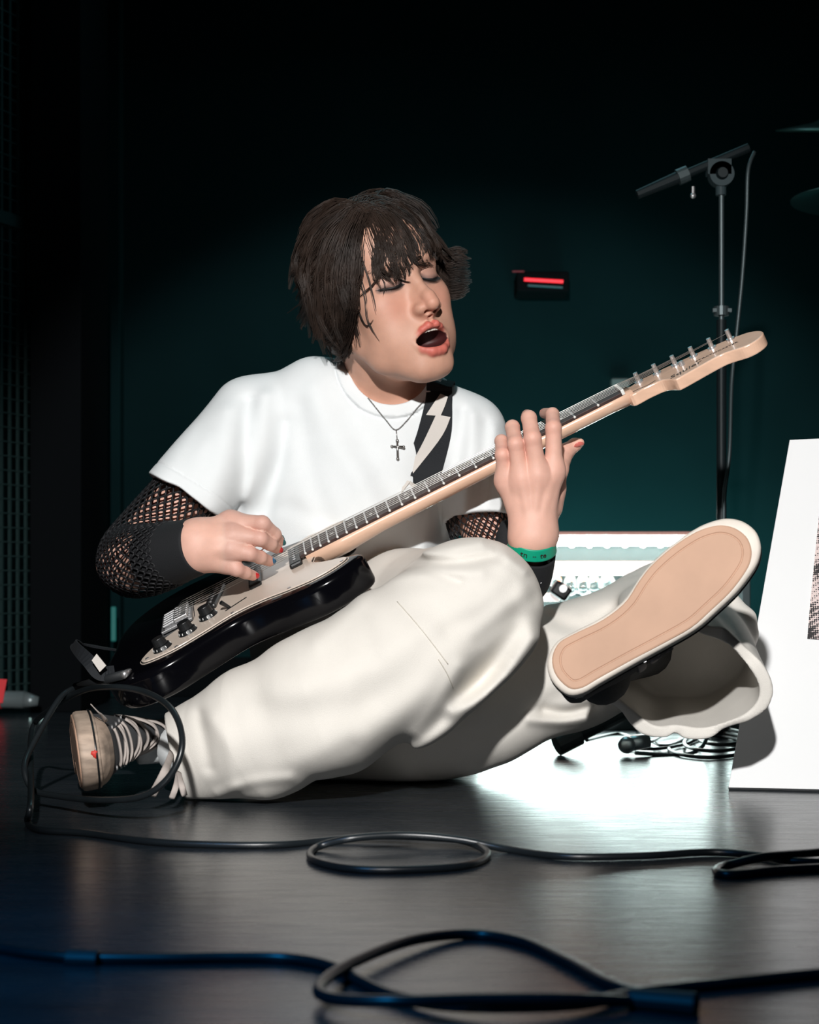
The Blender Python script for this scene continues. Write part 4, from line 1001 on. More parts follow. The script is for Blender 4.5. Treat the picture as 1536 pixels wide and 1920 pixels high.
def f_rightleg(P):
    d = chain(P, [W(720, 1330, 2.56), W(760, 1150, 2.50), KN], [.10, .086, .087], .03)
    d = smin(d, chain(P, [KN, W(750, 1250, 2.29), W(610, 1328, 2.28), W(480, 1374, 2.29), W(400, 1402, 2.31), W(260, 1440, 2.34)], [.087, .098, .100, .083, .066, .056], .02), .02)
    d = d - folds(P, pf) * np.clip((2.34 - P[:, 1]) / .05, 0, 1)
    d = smax(d, (P - HMp.astype(F32)) @ HMn.astype(F32), .003)
    d = smax(d, -chain(P, [W(395, 1408, 2.31), W(250, 1442, 2.34)], [.054, .052]), .002)
    return d
def f_trousers(P):
    dr_ = f_rightleg(P)
    d = ell(P, W(665, 1370, 2.62), (.165, .120, .13))
    d = smin(d, ell(P, W(655, 1190, 2.64), (.150, .118, .14)), .05)
    tl = chain(P, [W(760, 1370, 2.56), W(900, 1320, 2.54), W(1060, 1250, 2.56), LK], [.095, .086, .088, .090], .03)
    d = smin(d, tl, .03)
    be = smax(f_bell(P), (P - LH.astype(F32)) @ bn.astype(F32), .004)
    d = smin(d, be, .03)
    fl = chain(P, [W(1375, 1130, 2.45), W(1398, 1160, 2.44), W(1400, 1186, 2.43)], [.012, .014, .016], .01)
    d = smin(d, fl, .012)
    d = d - folds(P, pfL) * np.clip((2.62 - P[:, 1]) / .05, 0, 1)
    inner = smax(f_bell(P, -.015), -((P - (LK + bn * .17).astype(F32)) @ bn.astype(F32)), .01)
    d = smax(d, -inner, .003)
    d = smin(d, dr_, .010)
    x, z = P[:, 0], P[:, 2]
    d = d - .0011 * np.sin(x * 47 + z * 30 + 2 * np.sin(z * 25)) * np.sin(z * 41 - x * 20 + 1.5 * np.sin(x * 29))
    return smax(d, -(P[:, 2] - .003), .006)
lo, hi = bounds([W(270, 1500, 2.25), W(1450, 1000, 2.6)], 0); lo = np.array([W(270, 0, 2.33)[0], 2.17, -.003]); hi = np.array([W(1445, 0, 2.4)[0], 2.78, W(0, 990, 2.3)[2]])
trousers = sculpt('trousers', f_trousers, lo, hi, .0036, M['pants'], person)
def on_pants(pix, lift=.0008, n=24, f=None):
    out = []
    for x, y in resample(pix, n):
        p = hit(f or f_trousers, x, y, 2.05, 2.8)
        if p is not None: out.append(p - np.array((0, lift, 0)))
    return out
for pix in ([(745, 1128), (790, 1180), (840, 1245)], [(822, 1236), (838, 1262), (850, 1290)]):
    P_ = on_pants(pix)
    if len(P_) > 3: tube('stitched_seam', P_, .0006, M['seam'], trousers, 5)
P_ = on_pants([(690, 1062), (676, 1075), (668, 1090), (655, 1100)], .004)
if len(P_) > 3: tube('drawstring', P_, .0022, M['pants'], trousers, 8)
tg = W(638, 1115, 2.25); tg2 = W(690, 1101, 2.25)
hp = hit(f_trousers, 664, 1108, 2.05, 2.8); ty = (hp[1] if hp is not None else 2.3) - .008
bmm = bmesh.new(); cyl(bmm, W(642, 1113, ty - .004), W(690, 1098, ty - .004), .0048, .0040, 12); bm_obj('toggle', bmm, M['black_plastic'], trousers, bevel=.001)

# ---- fishnet sleeves, cuffs, wristband
def fishnet(name, path, radii, na, r, seedv=1, step=None):
    n = 80; P = resample(path, n); R = np.interp(np.linspace(0, 1, n), np.linspace(0, 1, len(radii)), radii)
    L = np.concatenate([[0], np.cumsum(np.linalg.norm(np.diff(P, axis=0), axis=1))])
    T_ = np.gradient(P, axis=0); T_ /= np.linalg.norm(T_, axis=1)[:, None]
    fr = []; s = np.cross(T_[0], (0, 1, 0)); s /= np.linalg.norm(s)
    for t in T_: s = s - t * (s @ t); s /= np.linalg.norm(s); fr.append((s.copy(), np.cross(t, s)))
    stp = step or 2 * np.pi * np.mean(radii) / na * .62; rows = int(L[-1] / stp)
    def node(i, j):
        u = i * stp; k = min(np.searchsorted(L, u), n - 1); k0 = max(k - 1, 0); f = 0 if k == k0 else (u - L[k0]) / (L[k] - L[k0])
        p = P[k0] * (1 - f) + P[k] * f; rad = R[k0] * (1 - f) + R[k] * f
        a = 2 * np.pi * (j + .5 * (i % 2)) / na
        return p + rad * (math.cos(a) * fr[k][0] + math.sin(a) * fr[k][1])
    V, Fq = [], []; o = 0
    N = {}
    for i in range(rows + 1):
        for j in range(na): N[i, j] = node(i, j)
    lst = []
    for i in range(rows):
        for j in range(na):
            if i % 2 == 0: js = (j, (j - 1) % na)
            else: js = (j, (j + 1) % na)
            for q in js:
                a, b = N[i, j], N[i + 1, q]; m_ = (a + b) / 2
                lst.append(([a, m_, b], [r * 1.45, r, r * 1.45]))
    o = tubes(name, lst, M['net'], person, 4); o['kind'] = 'stuff'; return o
fishnet('fishnet_sleeve', [W(405, 868, 2.53), W(330, 950, 2.50), ER + np.array((.010, 0, .01)), W(275, 1050, 2.40), W(330, 1035, 2.355)], [.049, .049, .050, .049, .042], 25, .00135)
fishnet('fishnet_sleeve', [W(884, 925, 2.545), W(893, 965, 2.54), W(915, 1040, 2.535)], [.0455, .0455, .044], 26, .0010)
def cuffm(name, pts, rs, m, thick=.003, n=20, sides=32, par=person, flat=1.0):
    """open-ended band with thickness"""
    P = resample(pts, n); R = np.interp(np.linspace(0, 1, n), np.linspace(0, 1, len(rs)), rs)
    P2 = np.concatenate([P, P[::-1]]); 
    V1, _ = tube_data(P, R, sides, False, flat); V2, _ = tube_data(P, R - thick, sides, False, flat)
    V = np.concatenate([V1, V2]); k = len(V1); Fc = []
    for i in range(n - 1):
        for j in range(sides):
            q = (j + 1) % sides
            Fc.append((i * sides + j, i * sides + q, (i + 1) * sides + q, (i + 1) * sides + j)); Fc.append((k + i * sides + j, k + (i + 1) * sides + j, k + (i + 1) * sides + q, k + i * sides + q))
    for j in range(sides):
        q = (j + 1) % sides; Fc.append((j, k + j, k + q, q)); i = (n - 1) * sides; Fc.append((i + j, i + q, k + i + q, k + i + j))
    return mesh_np(name, V, Fc, m, par)
cuffm('black_cuff', [W(296, 1046, 2.385), W(330, 1036, 2.355), WR + np.array((.006, -.002, 0))], [.0465, .0425, .0365], M['black_cloth'])
cuffm('black_cuff', [W(905, 1030, 2.535), W(925, 1085, 2.535), EL], [.0475, .0475, .040], M['black_cloth'])
tube('black_cuff', [W(948, 978, 2.455), W(950, 1000, 2.45), W(945, 1040, 2.455), W(935, 1080, 2.48)], [.006, .014, .018, .020], M['black_cloth'], person, 20, n=16)
gl_ = cuffm('studded_cuff', [WL + np.array((-.001, .012, -.017)), WL + np.array((-.008, .045, -.052)), WL * .4 + EL * .6], [.0325, .0345, .037], M['black_cloth'])
wb = cuffm('wristband', [WL + np.array((.000, -.001, .003)), WL + np.array((-.001, .009, -.011))], [.0310, .0335], M['band_green'], .0015, 8, 40)
for k, (px, py) in enumerate([(1010, 1051), (1018, 1049), (1030, 1053), (1003, 1089), (1012, 1083), (1014, 1092), (1020, 1070)]):
    bmm = bmesh.new(); cyl(bmm, W(px, py, 2.355), W(px, py, 2.349), .003, .0012, 8); bm_obj('stud', bmm, M['chrome'], gl_)
wa = WL + np.array((.000, -.001, .003)); wb2 = WL + np.array((-.001, .009, -.011)); wax = (wb2 - wa) / np.linalg.norm(wb2 - wa); wc_ = (wa + wb2) / 2
e1_ = np.array((1.0, 0, 0)); e1_ -= wax * (e1_ @ wax); e1_ /= np.linalg.norm(e1_); e2_ = np.cross(wax, e1_); e2_ = e2_ if e2_[1] < 0 else -e2_
for ang, body_t, sz in [(-.42, 'tn', .0125), (.02, '--', .008), (.40, 'te', .0115)]:
    rad_ = .0324; pos_ = wc_ + rad_ * (math.sin(ang) * e1_ + math.cos(ang) * e2_); nn_ = math.sin(ang) * e1_ + math.cos(ang) * e2_; tx_ = math.cos(ang) * e1_ - math.sin(ang) * e2_
    txt(body_t, sz, (0, 0, 0), M['black_ink'], wb, 0, 'band_lettering', 1.0, .0004, 0, frame(pos_, tx_, nn_))
# ---- necklace with a cross (lies on the shirt)
nk = []
for x, y in resample([(690, 746), (706, 766), (724, 788), (742, 806), (762, 790), (780, 768), (795, 752)], 60):
    p = hit(lambda P: np.minimum(f_shirt(P), f_upper(P)), x, y, 2.3, 2.8)
    if p is not None: nk.append(p - np.array((0, .0015, 0)))
chain_ = bpy.data.objects.new('necklace', None); COL.objects.link(chain_); chain_.parent = person; chain_.matrix_parent_inverse = Matrix.Translation(-person.location)
lst = []
for i in range(len(nk) - 1):
    a, b = nk[i], nk[i + 1]
    lst.append(([a, a * .5 + b * .5, b], [.0006, .0011, .0006]))
ch_ = tubes('chain', lst, M['silver'], chain_, 5); ch_['kind'] = 'stuff'
cp = hit(f_shirt, 745, 835, 2.3, 2.8); cy = cp[1] - .004
bmm = bmesh.new()
for a, b, w in [((745, 826), (746, 860), .0024), ((735, 837), (757, 838), .0022)]:
    a, b = Vector(W(*a, cy)), Vector(W(*b, cy)); cyl(bmm, a, b, w * .55, w * .8, 8); bmesh.ops.create_uvsphere(bmm, u_segments=8, v_segments=6, radius=w, matrix=Matrix.Translation(b)); bmesh.ops.create_uvsphere(bmm, u_segments=8, v_segments=6, radius=w, matrix=Matrix.Translation(a))
cyl(bmm, W(745, 826, cy), W(743, 806, cy), .0007, .0007, 6)
bm_obj('cross_pendant', bmm, M['silver'], chain_, True)

# ---- guitar strap over the far shoulder (part of the guitar)
fs = lambda P: np.minimum(f_shirt(P), f_neck(P))
sp = []; 
for x, y in resample([(824, 722), (822, 760), (815, 810), (801, 860), (787, 905)], 10):
    p = hit(fs, x, y, 2.3, 2.8); sp.append((p if p is not None else W(x, y, 2.5)) - np.array((0, .006, 0)))
sp = [sp[0] + np.array((.004, .10, -.02)), sp[0] + np.array((.006, .055, .012))] + sp
hb = np.array(GM @ Vector((SD + .298, .128, -.010)))
sp += [sp[-1] * .45 + hb * .55 + np.array((0, -.01, 0))]
nv = [(0, -.2, 1), (.1, -.6, .8)] + [(.12, -1, .15)] * 11
strap = ribbon('strap', sp, [.036, .036, .038, .046, .050, .052, .046], nv, M['strap_black'], gt)
spr = resample(sp, 60); nvr = resample(nv, 60); Tn = np.gradient(spr, axis=0); Tn /= np.linalg.norm(Tn, axis=1)[:, None]
def on_strap(t, s):
    k = t * 59; i = min(int(k), 58); f = k - i
    p = spr[i] * (1 - f) + spr[i + 1] * f; sd_ = np.cross(Tn[i], nvr[i]); sd_ /= np.linalg.norm(sd_); nn = np.cross(sd_, Tn[i]); 
    if nn[1] > 0: nn = -nn
    if sd_[0] < 0: sd_ = -sd_
    return p + sd_ * s + nn * .0022
def strap_poly(name, L1, L2, m):
    """quad strip between two lists of (t, s)"""
    A = [on_strap(*q) for q in L1]; B = [on_strap(*q) for q in L2]; n = len(A); V = A + B
    return mesh_np(name, V, [(i, i + 1, n + i + 1, n + i) for i in range(n - 1)], m, strap, False)
tt = lambda a, b, n=8: np.linspace(a, b, n)
def strap_px(L1, L2, n=10):
    A, B = resample(L1, n), resample(L2, n); V = []
    for L_ in (A, B):
        for x, y in L_:
            z = W(x, y, 2.47)[2]; k = int(np.argmin(np.abs(spr[8:, 2] - z))) + 8; Yk = spr[k][1]; V.append(W(x, y, Yk - .0032))
    return mesh_np('strap_flash', V, [(i, i + 1, n + i + 1, n + i) for i in range(n - 1)], M['strap_white'], strap, False)
strap_px([(826, 738), (812, 758), (799, 778)], [(840, 744), (834, 762), (826, 780)])
strap_px([(818, 777), (790, 836), (757, 894)], [(845, 782), (826, 822), (768, 896)])
tab = [(-.020, .0), (-.022, .022), (.0, .055), (.022, .022), (.020, 0)]
tip = spr[54]
V = [W(757, 899, tip[1] - .004), W(770, 902, tip[1] - .005), W(793, 918, tip[1] - .004), W(790, 940, hb[1] - .02), W(768, 948, hb[1] - .02), W(748, 950, hb[1] - .02), W(752, 925, tip[1] - .01)]
V2 = [v + np.array((0, .003, 0)) for v in V]
mesh_np('leather_tab', V + V2, [tuple(range(7)), tuple(range(13, 6, -1))] + [(i, (i + 1) % 7, (i + 1) % 7 + 7, i + 7) for i in range(7)], M['strap_white'], strap, False)
V = [W(765, 968, 2.50), W(800, 955, 2.50), W(800, 968, 2.50), (W(790, 977, 2.50)), W(774, 977, 2.50)]
# tail end of the strap
te = np.array(GM @ Vector((SD - .128, 0, -.022)))
V = [W(172, 1238, 2.285), W(181, 1226, 2.285), W(199, 1248, 2.285), W(187, 1260, 2.285)]; V2 = [v + np.array((0, .003, 0)) for v in V]
mesh_np('strap_tail_tab', V + V2, [(0, 1, 2, 3), (7, 6, 5, 4)] + [(i, (i + 1) % 4, (i + 1) % 4 + 4, i + 4) for i in range(4)], M['strap_white'], strap, False)
ribbon('strap_tail', [W(310, 1229, 2.52), W(255, 1224, 2.50), W(200, 1216, 2.46), W(150, 1208, 2.42), W(140, 1212, 2.36), W(165, 1238, 2.31), W(188, 1262, 2.30), W(215, 1262, 2.31)], [.012, .012, .014, .014, .016, .018, .02, .02], [(0, -.3, 1)] * 4 + [(-.8, -.6, .2)] + [(0, -1, .2)] * 3, M['strap_black'], strap, n=40)
bmm = bmesh.new(); cyl(bmm, W(231, 1266, 2.27), W(243, 1258, 2.29), .005, .004, 12); bm_obj('cable_plug', bmm, M['chrome'], gt, True)
bmm = bmesh.new(); cyl(bmm, W(142, 1288, 2.36), W(232, 1265, 2.275), .0055, .0062, 12); bm_obj('plug_sleeve', bmm, M['rubber'], gt, True)

# ---- sneakers (local: x heel to toe, y across, z up from the sole)
OUT = [(1373, 965), (1399, 973), (1421, 992), (1431, 1018), (1430, 1044), (1419, 1071), (1389, 1113), (1352, 1150), (1312, 1186), (1255, 1220), (1194, 1254), (1133, 1289), (1095, 1311), (1064, 1311), (1034, 1281), (1026, 1243), (1041, 1208), (1076, 1186), (1129, 1159), (1171, 1125), (1198, 1083), (1225, 1048), (1267, 1010), (1312, 980), (1347, 967)]
Hh, Tt = np.array((1040., 1300.)), np.array((1414., 982.)); ex = (Tt - Hh) / np.linalg.norm(Tt - Hh); ey = np.array((-ex[1], ex[0])); LS = .305 / np.linalg.norm(Tt - Hh)
sole_o = resample([((np.array(p) - Hh) @ ex * LS, (np.array(p) - Hh) @ ey * LS * .97) for p in OUT], 90, True)
def shoe(mtx, mir, names, hi_fox, lab, dirty):
    """mir flips the foot; the sole's underside is z=0"""
    so = sole_o * np.array((1, mir)); root = bpy.data.objects.new('sneaker', None); COL.objects.link(root); root.parent = person
    root.matrix_parent_inverse = Matrix.Translation(-person.location); root['label'] = lab
    c = so.mean(0)
    so2 = so.copy(); so2[:, 0] = so2[:, 0] * .962 + .003; so2[:, 1] = c[1] + (so2[:, 1] - c[1]) * 1.03
    prism('outsole', so2, 0, 0, mtx, M['gum'], root, levels=[(.0185, .0006), (.0165, .0006), (.0158, .0016), (.0148, .0016), (.0140, .0005), (.0070, .0006), (.0056, .0014), (.005, .003), (.005, .006)], smooth=False)
    prism('foxing', so, 0, 0, mtx, M['foxing_dirty'] if dirty else M['foxing'], root, levels=[(.011, .0035), (.004, .0022), (.0008, .0045), (0, .008), (.0005, .018), (.0015, .026), (.004, .0275), (.010, .0275)], smooth=True)
    prism('stripe', so, 0, 0, mtx, M['black_plastic'], root, levels=[(-.0004, .0215), (-.0006, .0220), (-.0002, .0236), (.0002, .0240)], smooth=True)
    # upper as one blended volume
    gx_ = np.linspace(.004, .300, 40); mids_, wid_ = [], []
    for q in gx_:
        yy_ = so[np.argsort(np.abs(so[:, 0] - q))[:10]][:, 1]; up_, dn_ = yy_[yy_ > c[1] - .004], yy_[yy_ <= c[1] - .004]
        lo_ = np.interp(q, *zip(*sorted([(a_, b_) for a_, b_ in so if b_ <= c[1]]))); hi_2 = np.interp(q, *zip(*sorted([(a_, b_) for a_, b_ in so if b_ > c[1]])))
        mids_.append((lo_ + hi_2) / 2); wid_.append(max((hi_2 - lo_) / 2 - .0045, .006))
    yc = lambda x: np.interp(x, gx_, mids_)
    hw = lambda x: np.interp(x, gx_, wid_)
    def f_up(P):
        x = P[:, 0]; w = hw(x); top = np.interp(x, [0, .02, .07, .10, .13, .18, .23, .27, .305], [.085, .128, .135, .125, .100, .068, .046, .038, .026])
        yy = (P[:, 1] - yc(x)) / w; zz = (P[:, 2] - .006) / np.maximum(top - .006, .01)
        taper = 1 - .42 * np.clip(zz, 0, 1) ** 1.5 * np.clip((.22 - x) / .2, 0, 1)
        e = (np.abs(yy / taper) ** 2.4 + np.abs(zz) ** 3.0) ** (1 / 2.6) - 1
        d = e * np.minimum(w, .03) * .8
        d = smax(d, -(x - .004), .01); d = smax(d, x - .297, .012)
        d = smax(d, -ell(P, (.060, yc(np.array([.06]))[0], .150), (.038, .027, .050)), .004)
        return smax(d, -(P[:, 2] - .012), .003)
    lo, hi = np.array((-.01, so[:, 1].min() - .01, .0)), np.array((.315, so[:, 1].max() + .01, .145))
    sculpt('canvas_upper', f_up, lo, hi, .0026, M['canvas'], root, None, mtx)
    def f_cap(P):
        d = f_up(P) - .0018; xb = .236 - ((P[:, 1] - yc(np.array([.25]))[0]) / .05) ** 2 * .010
        return smax(d, xb - P[:, 0], .003)
    sculpt('toe_cap', f_cap, np.array((.215, lo[1], 0)), hi, .0024, M['foxing_dirty'] if dirty else M['foxing'], root, None, mtx)
    # tongue and eyelet facings are canvas; laces zig-zag across
    def top_at(x, y):
        z = .16
        P = np.array([[x, y, z]], F32)
        for _ in range(60):
            d = float(f_up(P)[0]); 
            if d < .0006 or P[0, 2] < .02: break
            P[0, 2] -= max(d * .7, .0006)
        return P[0].copy()
    for k in range(7):
        x = .216 - k * .0185; y0 = float(yc(np.array([x]))[0]); w = .024 + .0012 * k
        zax = np.array(mtx.to_3x3() @ Vector((0, 0, 1)))
        for dx_, lf in ((.0045, .0026), (-.0045, .0040)) if k % 2 else ((-.003, .003),):
            pts = [top_at(x + dx_ * s, y0 + w * s) for s in np.linspace(-1, 1, 11)]
            pts = [mtx @ (Vector(p) + Vector((0, 0, lf))) for p in pts]
            tube('lace', pts, .0060, M['lace'], root, 8, flat=.35, up=zax, n=20)
        for s in (-1, 1):
            p = mtx @ (Vector(top_at(x, y0 + (w + .002) * s)) + Vector((0, 0, .0006))); zv = Vector(zax)
            bmm = bmesh.new(); cyl(bmm, p - zv * .001, p + zv * .0012, .0034, .0028, 12); bm_obj('eyelet', bmm, M['chrome'], root)
    # side seam lines
    for s in (-1, 1):
        ln = [mtx @ Vector((x, float(yc(np.array([x]))[0]) + s * float(hw(np.array([x]))[0]) * 1.0, .030 + .03 * i / 5)) for i, x in enumerate(np.linspace(.20, .11, 6))]
    return root, top_at, yc
zL = np.array((.27, .93, -.25)); xL = np.array((.76, 0.02, .62)); 
mL = frame((0, 0, 0), xL, zL); cen = W(1228, 1141, 2.08)
cl_ = sole_o.mean(0); mid = np.array(mL.to_3x3() @ Vector((.1525, float((sole_o[:, 1].max() + sole_o[:, 1].min()) / 2) * 1, 0)))
# which mirror keeps the arch at the upper left as seen from below
yw = np.array(mL.to_3x3() @ Vector((0, 1, 0))); scr = np.array((yw[0], -yw[2])); mirL = 1 if scr @ ey > 0 else -1
mid = np.array(mL.to_3x3() @ Vector((.1525, float(sole_o[:, 1].max() + sole_o[:, 1].min()) / 2 * mirL, 0)))
mL.translation = Vector(cen - mid)
shoe(mL, mirL, None, 0, 'black canvas sneaker raised with its tan sole to the viewer', False)
zR = np.array((.955, .25, .12)); xR = np.array((.22, -.97, .02)); mR = frame((0, 0, 0), xR, zR)
mirR = 1 if mR[2][1] > 0 else -1
midR = np.array(mR.to_3x3() @ Vector((.30, float(sole_o[:, 1].max() + sole_o[:, 1].min()) / 2 * mirR, 0)))
mR.translation = Vector(W(146, 1420, 2.13) - midR)
rs_, top_at, ycR = shoe(mR, mirR, None, 0, 'worn black canvas sneaker lying on its side, grey laces towards the viewer', True)
bmm = bmesh.new(); c_ = mR @ Vector((.3055, 0, .016))
# red scuff on the toe cap and loose lace ends
def f_near(P): return nrm(P - 0)
sc = W(172, 1413, 2.12)
ti = sole_o[int(np.argmax(sole_o[:, 0]))]
bmm = bmesh.new(); bmesh.ops.create_icosphere(bmm, subdivisions=3, radius=1)
for v in bmm.verts:
    a_ = math.atan2(v.co.z, v.co.y); k_ = .8 + .16 * math.sin(3 * a_ + 1) + .08 * math.sin(7 * a_); v.co = mR @ Vector((ti[0] - .0012 + v.co.x * .0022, ti[1] * mirR + v.co.y * .0062 * k_, .020 + v.co.z * .0050 * k_))
bm_obj('red_scuff', bmm, M['red_mark'], rs_, True)
for a, b in [((166, 1408), (180, 1402)), ((165, 1414), (181, 1412)), ((170, 1420), (179, 1416))]:
    pass
tube('lace', [W(322, 1412, 2.25), W(312, 1440, 2.18), W(300, 1465, 2.17), W(285, 1492, 2.18)], .0055, M['lace'], rs_, 8, flat=.3, up=(.3, -1, 0), n=16)
tube('lace', [W(335, 1448, 2.22), W(340, 1470, 2.18), W(346, 1492, 2.18)], .004, M['lace'], rs_, 8, flat=.35, up=(.3, -1, 0), n=10)
tube('lace', [W(335, 1448, 2.23), W(330, 1475, 2.19), W(322, 1497, 2.19)], .004, M['lace'], rs_, 8, flat=.35, up=(.3, -1, 0), n=10)
tube('lace', [W(198, 1350, 2.2), W(190, 1340, 2.18), W(184, 1335, 2.17), W(170, 1320, 2.16)], [.003, .0015, .001, .0005], M['lace'], rs_, 6, n=10)
# ankles / socks inside the shoes
for mt, leg in ((mL, [W(1150, 1235, 2.30), W(1230, 1215, 2.5)]), (mR, [W(350, 1408, 2.33), W(480, 1385, 2.30)])):
    a = mt @ Vector((.062, float(np.mean(sole_o[np.abs(sole_o[:, 0] - .06) < .03][:, 1])) * (mirL if mt is mL else mirR), .085))
    tube('sock', [a, np.array(mt @ Vector((.062, float(np.mean(sole_o[np.abs(sole_o[:, 0] - .06) < .03][:, 1])) * (mirL if mt is mL else mirR), .15)))] + leg, [.026, .033, .036, .038], M['shirt'] if mt is mR else M['canvas'], person, 18, n=14)

# ---- hair: blended cap plus individually curved locks
HC = np.array((0, .016, .020)); 
def hairpt(px, py, lift=1.0, Yo=None):
    if Yo is not None: return W(px, py, Yo)
    d = W(px, py, 1.0) - np.array((0, 0, HCAM)); o = np.array((0, 0, HCAM))
    ol = (o - HO) @ HR / HS - HC; dl = d @ HR / HS
    rz = .106 if dl is None else .106
    r = np.array((.0835, .104, rz)) * lift
    lp = (W(px, py, 2.45) - HO) @ HR / HS
    if lp[2] < .02: r[2] = .20 * lift
    ol, dl2 = ol / r, dl / r; A = dl2 @ dl2; B = ol @ dl2; Cc = ol @ ol - 1; D = B * B - A * Cc
    t = (-B - math.sqrt(D)) / A if D > 0 else -B / A
    return o + d * t
def lerp_path(A, B, t): return [tuple(np.array(a) * (1 - t) + np.array(b) * t) for a, b in zip(A, B)]
nr = np.random.RandomState(7)
locks = []
sideA = [[(648, 392), (588, 428), (560, 485), (567, 550), (583, 612)], [(655, 395), (606, 440), (582, 500), (588, 575), (606, 640)], [(664, 398), (632, 450), (612, 520), (618, 600), (640, 668)], [(675, 402), (655, 455), (642, 530), (646, 600), (650, 660)], [(688, 405), (680, 455), (672, 520), (668, 575), (664, 618)]]
for i in range(len(sideA) - 1):
    for t in np.linspace(0, 1, 7, endpoint=False):
        for lf in (.98, 1.05, 1.11):
            p = np.array(lerp_path(sideA[i], sideA[i + 1], t)) + nr.normal(0, 3.0, (5, 2)) * np.array([[.3], [.7], [1], [1.6], [2.6]])
            out_ = lf > 1.04
            if out_ and nr.rand() < .55: p = p[:4]
            if out_: p[-1] += np.array((-nr.uniform(2, 20), nr.uniform(-10, 4)))
            elif nr.rand() < .5: p[-1] += nr.normal(0, 7, 2)
            locks.append(([hairpt(x, y, lf + .02 * k / 4) for k, (x, y) in enumerate(p)], .0105 * nr.uniform(.6, 1.1), 26))
fr_ = [[(684, 392), (690, 430), (698, 470), (704, 505), (712, 528)], [(692, 390), (712, 425), (728, 465), (738, 498), (748, 522)], [(700, 386), (735, 415), (760, 450), (772, 478), (780, 494)], [(708, 382), (758, 405), (790, 438), (806, 465), (812, 484)], [(715, 378), (775, 398), (810, 430), (824, 462), (829, 486)]]
for i in range(len(fr_) - 1):
    for t in np.linspace(0, 1, 7, endpoint=False):
        for lf in (.985, 1.04, 1.09):
            p = np.array(lerp_path(fr_[i], fr_[i + 1], t)) + nr.normal(0, 2.4, (5, 2)) * np.array([[.3], [.7], [1], [1.2], [2.2]])
            locks.append(([hairpt(x, y, lf) for x, y in p], .0085 * nr.uniform(.6, 1.1), 24))
# top of the head, swept towards the brow, tousled crown
for k in range(34):
    a = nr.uniform(0, 1); x0_ = 620 + 75 * a; y0_ = 408 - 30 * a + nr.uniform(-8, 12)
    p = [(x0_, y0_ + 14), (x0_ + 25, y0_ - 12), (x0_ + 62, y0_ - 14 + 8 * a), (x0_ + 98, y0_ + 6 + 12 * a), (x0_ + 122, y0_ + 40 + 10 * a)]
    locks.append(([hairpt(x, y, 1.03 + nr.uniform(0, .08)) for x, y in np.array(p) + nr.normal(0, 3, (5, 2))], .010, 24))
for k in range(12):
    p = [(690, 405), (672 + nr.uniform(-8, 8), 378), (700 + nr.uniform(-10, 10), 362 + nr.uniform(-4, 6)), (738, 366 + nr.uniform(-4, 8)), (772 + nr.uniform(-12, 10), 392 + nr.uniform(-8, 6))]
    locks.append(([hairpt(x, y, 1.12) for x, y in p], .006, 18))
for k in range(16):
    s = nr.uniform(-1, 1)
    p = [(690, 400), (650 + s * 14, 385 + s * 6), (610 + s * 14, 408 + s * 14), (584 + s * 12, 440 + s * 18), (566 + s * 8, 470 + s * 20)]
    locks.append(([hairpt(x, y, 1.10) for x, y in p], .008, 22))
for k in range(14):
    t = nr.rand(); y = 470 + 120 * t; x = 566 + 16 * t
    p = [(x + 40, y - 62), (x + 14, y - 32), (x, y), (x - 4 - 10 * nr.rand(), y + 26), (x - 14 * nr.rand() - 8, y + 40)]
    locks.append(([hairpt(a, b, 1.10 + .05 * nr.rand()) for a, b in p], .0055, 16))
for k in range(14):
    x = nr.uniform(640, 730); p = [(x - 30, 418), (x - 14, 392), (x + 6, 384), (x + 34, 396), (x + 52, 424)]
    locks.append(([hairpt(a + nr.normal(0, 4), b + nr.normal(0, 4), 1.10 + .03 * nr.rand()) for a, b in p], .007, 20))
# tuft blown out on the far side
for k in range(22):
    t = k / 21; y = 470 + 84 * t
    p = [(815, 455 + 60 * t, 2.50), (838, y, 2.49), (860, y + 2 - 5 * (1 - t), 2.485), (876 + 8 * math.sin(t * 3.1) + nr.uniform(-3, 4), y + 4 + nr.uniform(-4, 4) - 10 * t, 2.48)]
    locks.append(([W(*q) for q in p], .0055, 20))
# flipped tips at the nape
for k in range(16):
    t = nr.rand(); x = 600 + 50 * t; y = 612 + 48 * t
    p = [(x + 12, y - 55), (x + 4, y - 20), (x - 6, y + 4), (x - 18 - 10 * nr.rand(), y + 6 - 12 * nr.rand())]
    locks.append(([hairpt(a, b, 1.04 + .05 * nr.rand()) for a, b in p], .006, 16))
for k in range(10):
    p = [(640, 600), (645 + nr.uniform(-6, 6), 635), (650 + nr.uniform(-8, 4), 660), (638 + nr.uniform(-14, 12), 678)]
    locks.append(([hairpt(a, b, 1.0) for a, b in p], .008, 18))
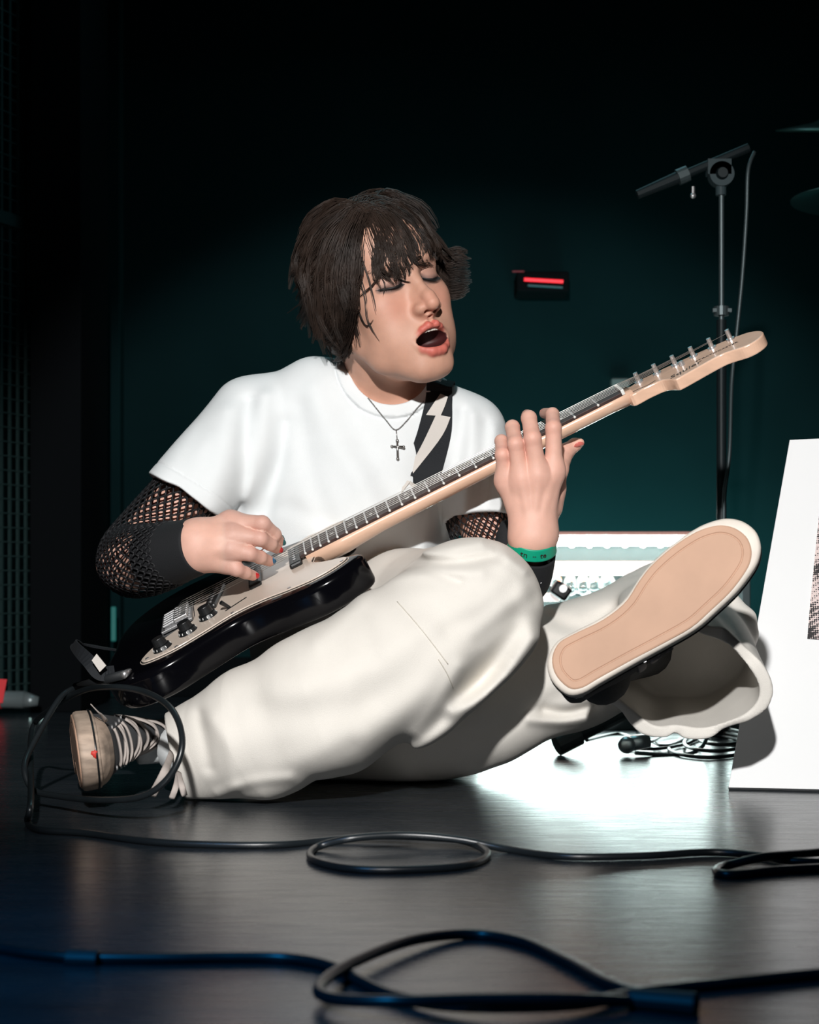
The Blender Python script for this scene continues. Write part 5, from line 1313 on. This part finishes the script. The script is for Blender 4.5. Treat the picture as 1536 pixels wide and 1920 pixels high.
# loose wisps across the temple and brow
wisps = [[(672, 470), (690, 520), (700, 560), (706, 590)], [(668, 500), (684, 556), (690, 600), (712, 640)], [(720, 500), (700, 534), (680, 552), (660, 570)], [(735, 505), (745, 520), (758, 528), (770, 530)], [(790, 480), (778, 490), (792, 496), (806, 492)], [(700, 500), (714, 516), (722, 535), (718, 556)], [(665, 560), (680, 600), (690, 612), (700, 600)], [(770, 485), (784, 497), (800, 500), (812, 498)]]
for w_ in wisps:
    locks.append(([(lambda h: (h if h is not None else hairpt(x, y, 1.0)) - np.array((0, .003, 0)))(hit(f_head, x, y, 2.2, 2.6)) for x, y in w_], .0022, 5))
HV, HF = [], []; ho_ = 0
for P_, rad, cnt in locks:
    Q = resample(P_, 11); u_ = np.linspace(0, 1, 11); long_ = np.linalg.norm(Q[-1] - Q[0]) > .07
    if len(P_) > 4 and cnt > 8:
        ph, fq = nr.uniform(0, 6.3), nr.uniform(4, 8); am = (.0045 if long_ else .0022) * u_
        Q = Q + (np.sin(fq * u_ + ph) * am)[:, None] * np.array((1, 0, .15)) + (np.cos(fq * u_ + ph) * am * .7)[:, None] * np.array((0, 1, 0))
        if nr.rand() < .35: Q = Q + (u_ ** 5)[:, None] * nr.normal(0, .008, 3) * np.array((1.2, .4, .5))
    T_ = np.gradient(Q, axis=0); T_ /= np.linalg.norm(T_, axis=1)[:, None] + 1e-9
    s = np.cross(T_, (0.1, 1, 0.05)); s /= np.linalg.norm(s, axis=1)[:, None] + 1e-9; n_ = np.cross(s, T_)
    for c in range(int(cnt * 1.35)):
        a, rr_ = nr.uniform(0, 2 * np.pi), rad * math.sqrt(nr.rand())
        prof = np.linspace(.75, 1.0, 11) * (1 - .82 * np.linspace(0, 1, 11) ** 2.2); tw = np.linspace(0, nr.uniform(-.8, .8), 11)
        st = Q + (s * np.cos(a + tw)[:, None] + n_ * np.sin(a + tw)[:, None]) * (rr_ * prof)[:, None]
        L_ = nr.randint(9, 12); wv = nr.normal(0, .0006, 3); st = st[:L_] + np.sin(np.linspace(0, 6, L_))[:, None] * wv
        R_ = .00048 * (1 - .8 * np.linspace(0, 1, L_) ** 3)
        V, Fc = tube_data(st, R_, 3, False); HV.append(V); HF.append(np.array(Fc) + ho_); ho_ += len(V)
HV = np.concatenate(HV); HF = np.concatenate(HF)
def f_cap_h(P):
    L = toh(P); d = ell(L, (0, .020, .038), (.0800, .098, .0860)); 
    d = smin(d, ell(L, (-.012, .050, -.015), (.062, .052, .070)), .03)
    face = (L @ np.array((0, -.86, -.50), F32)) - .031
    fr_d = smax(d, face, .006)
    return fr_d * F32(HS) - .0012 * np.sin(L[:, 0] * 240 + 3 * np.sin(L[:, 2] * 40))
v, q, g = field_mesh(f_cap_h, *bounds([HO], .15), .0035)
hair = mesh_np('hair', np.concatenate([v, HV]), [tuple(f) for f in q.tolist()] + [tuple(f) for f in (HF + len(v)).tolist()], M['hair'], person)
print('LOCKS', len(locks), 'verts', len(HV))
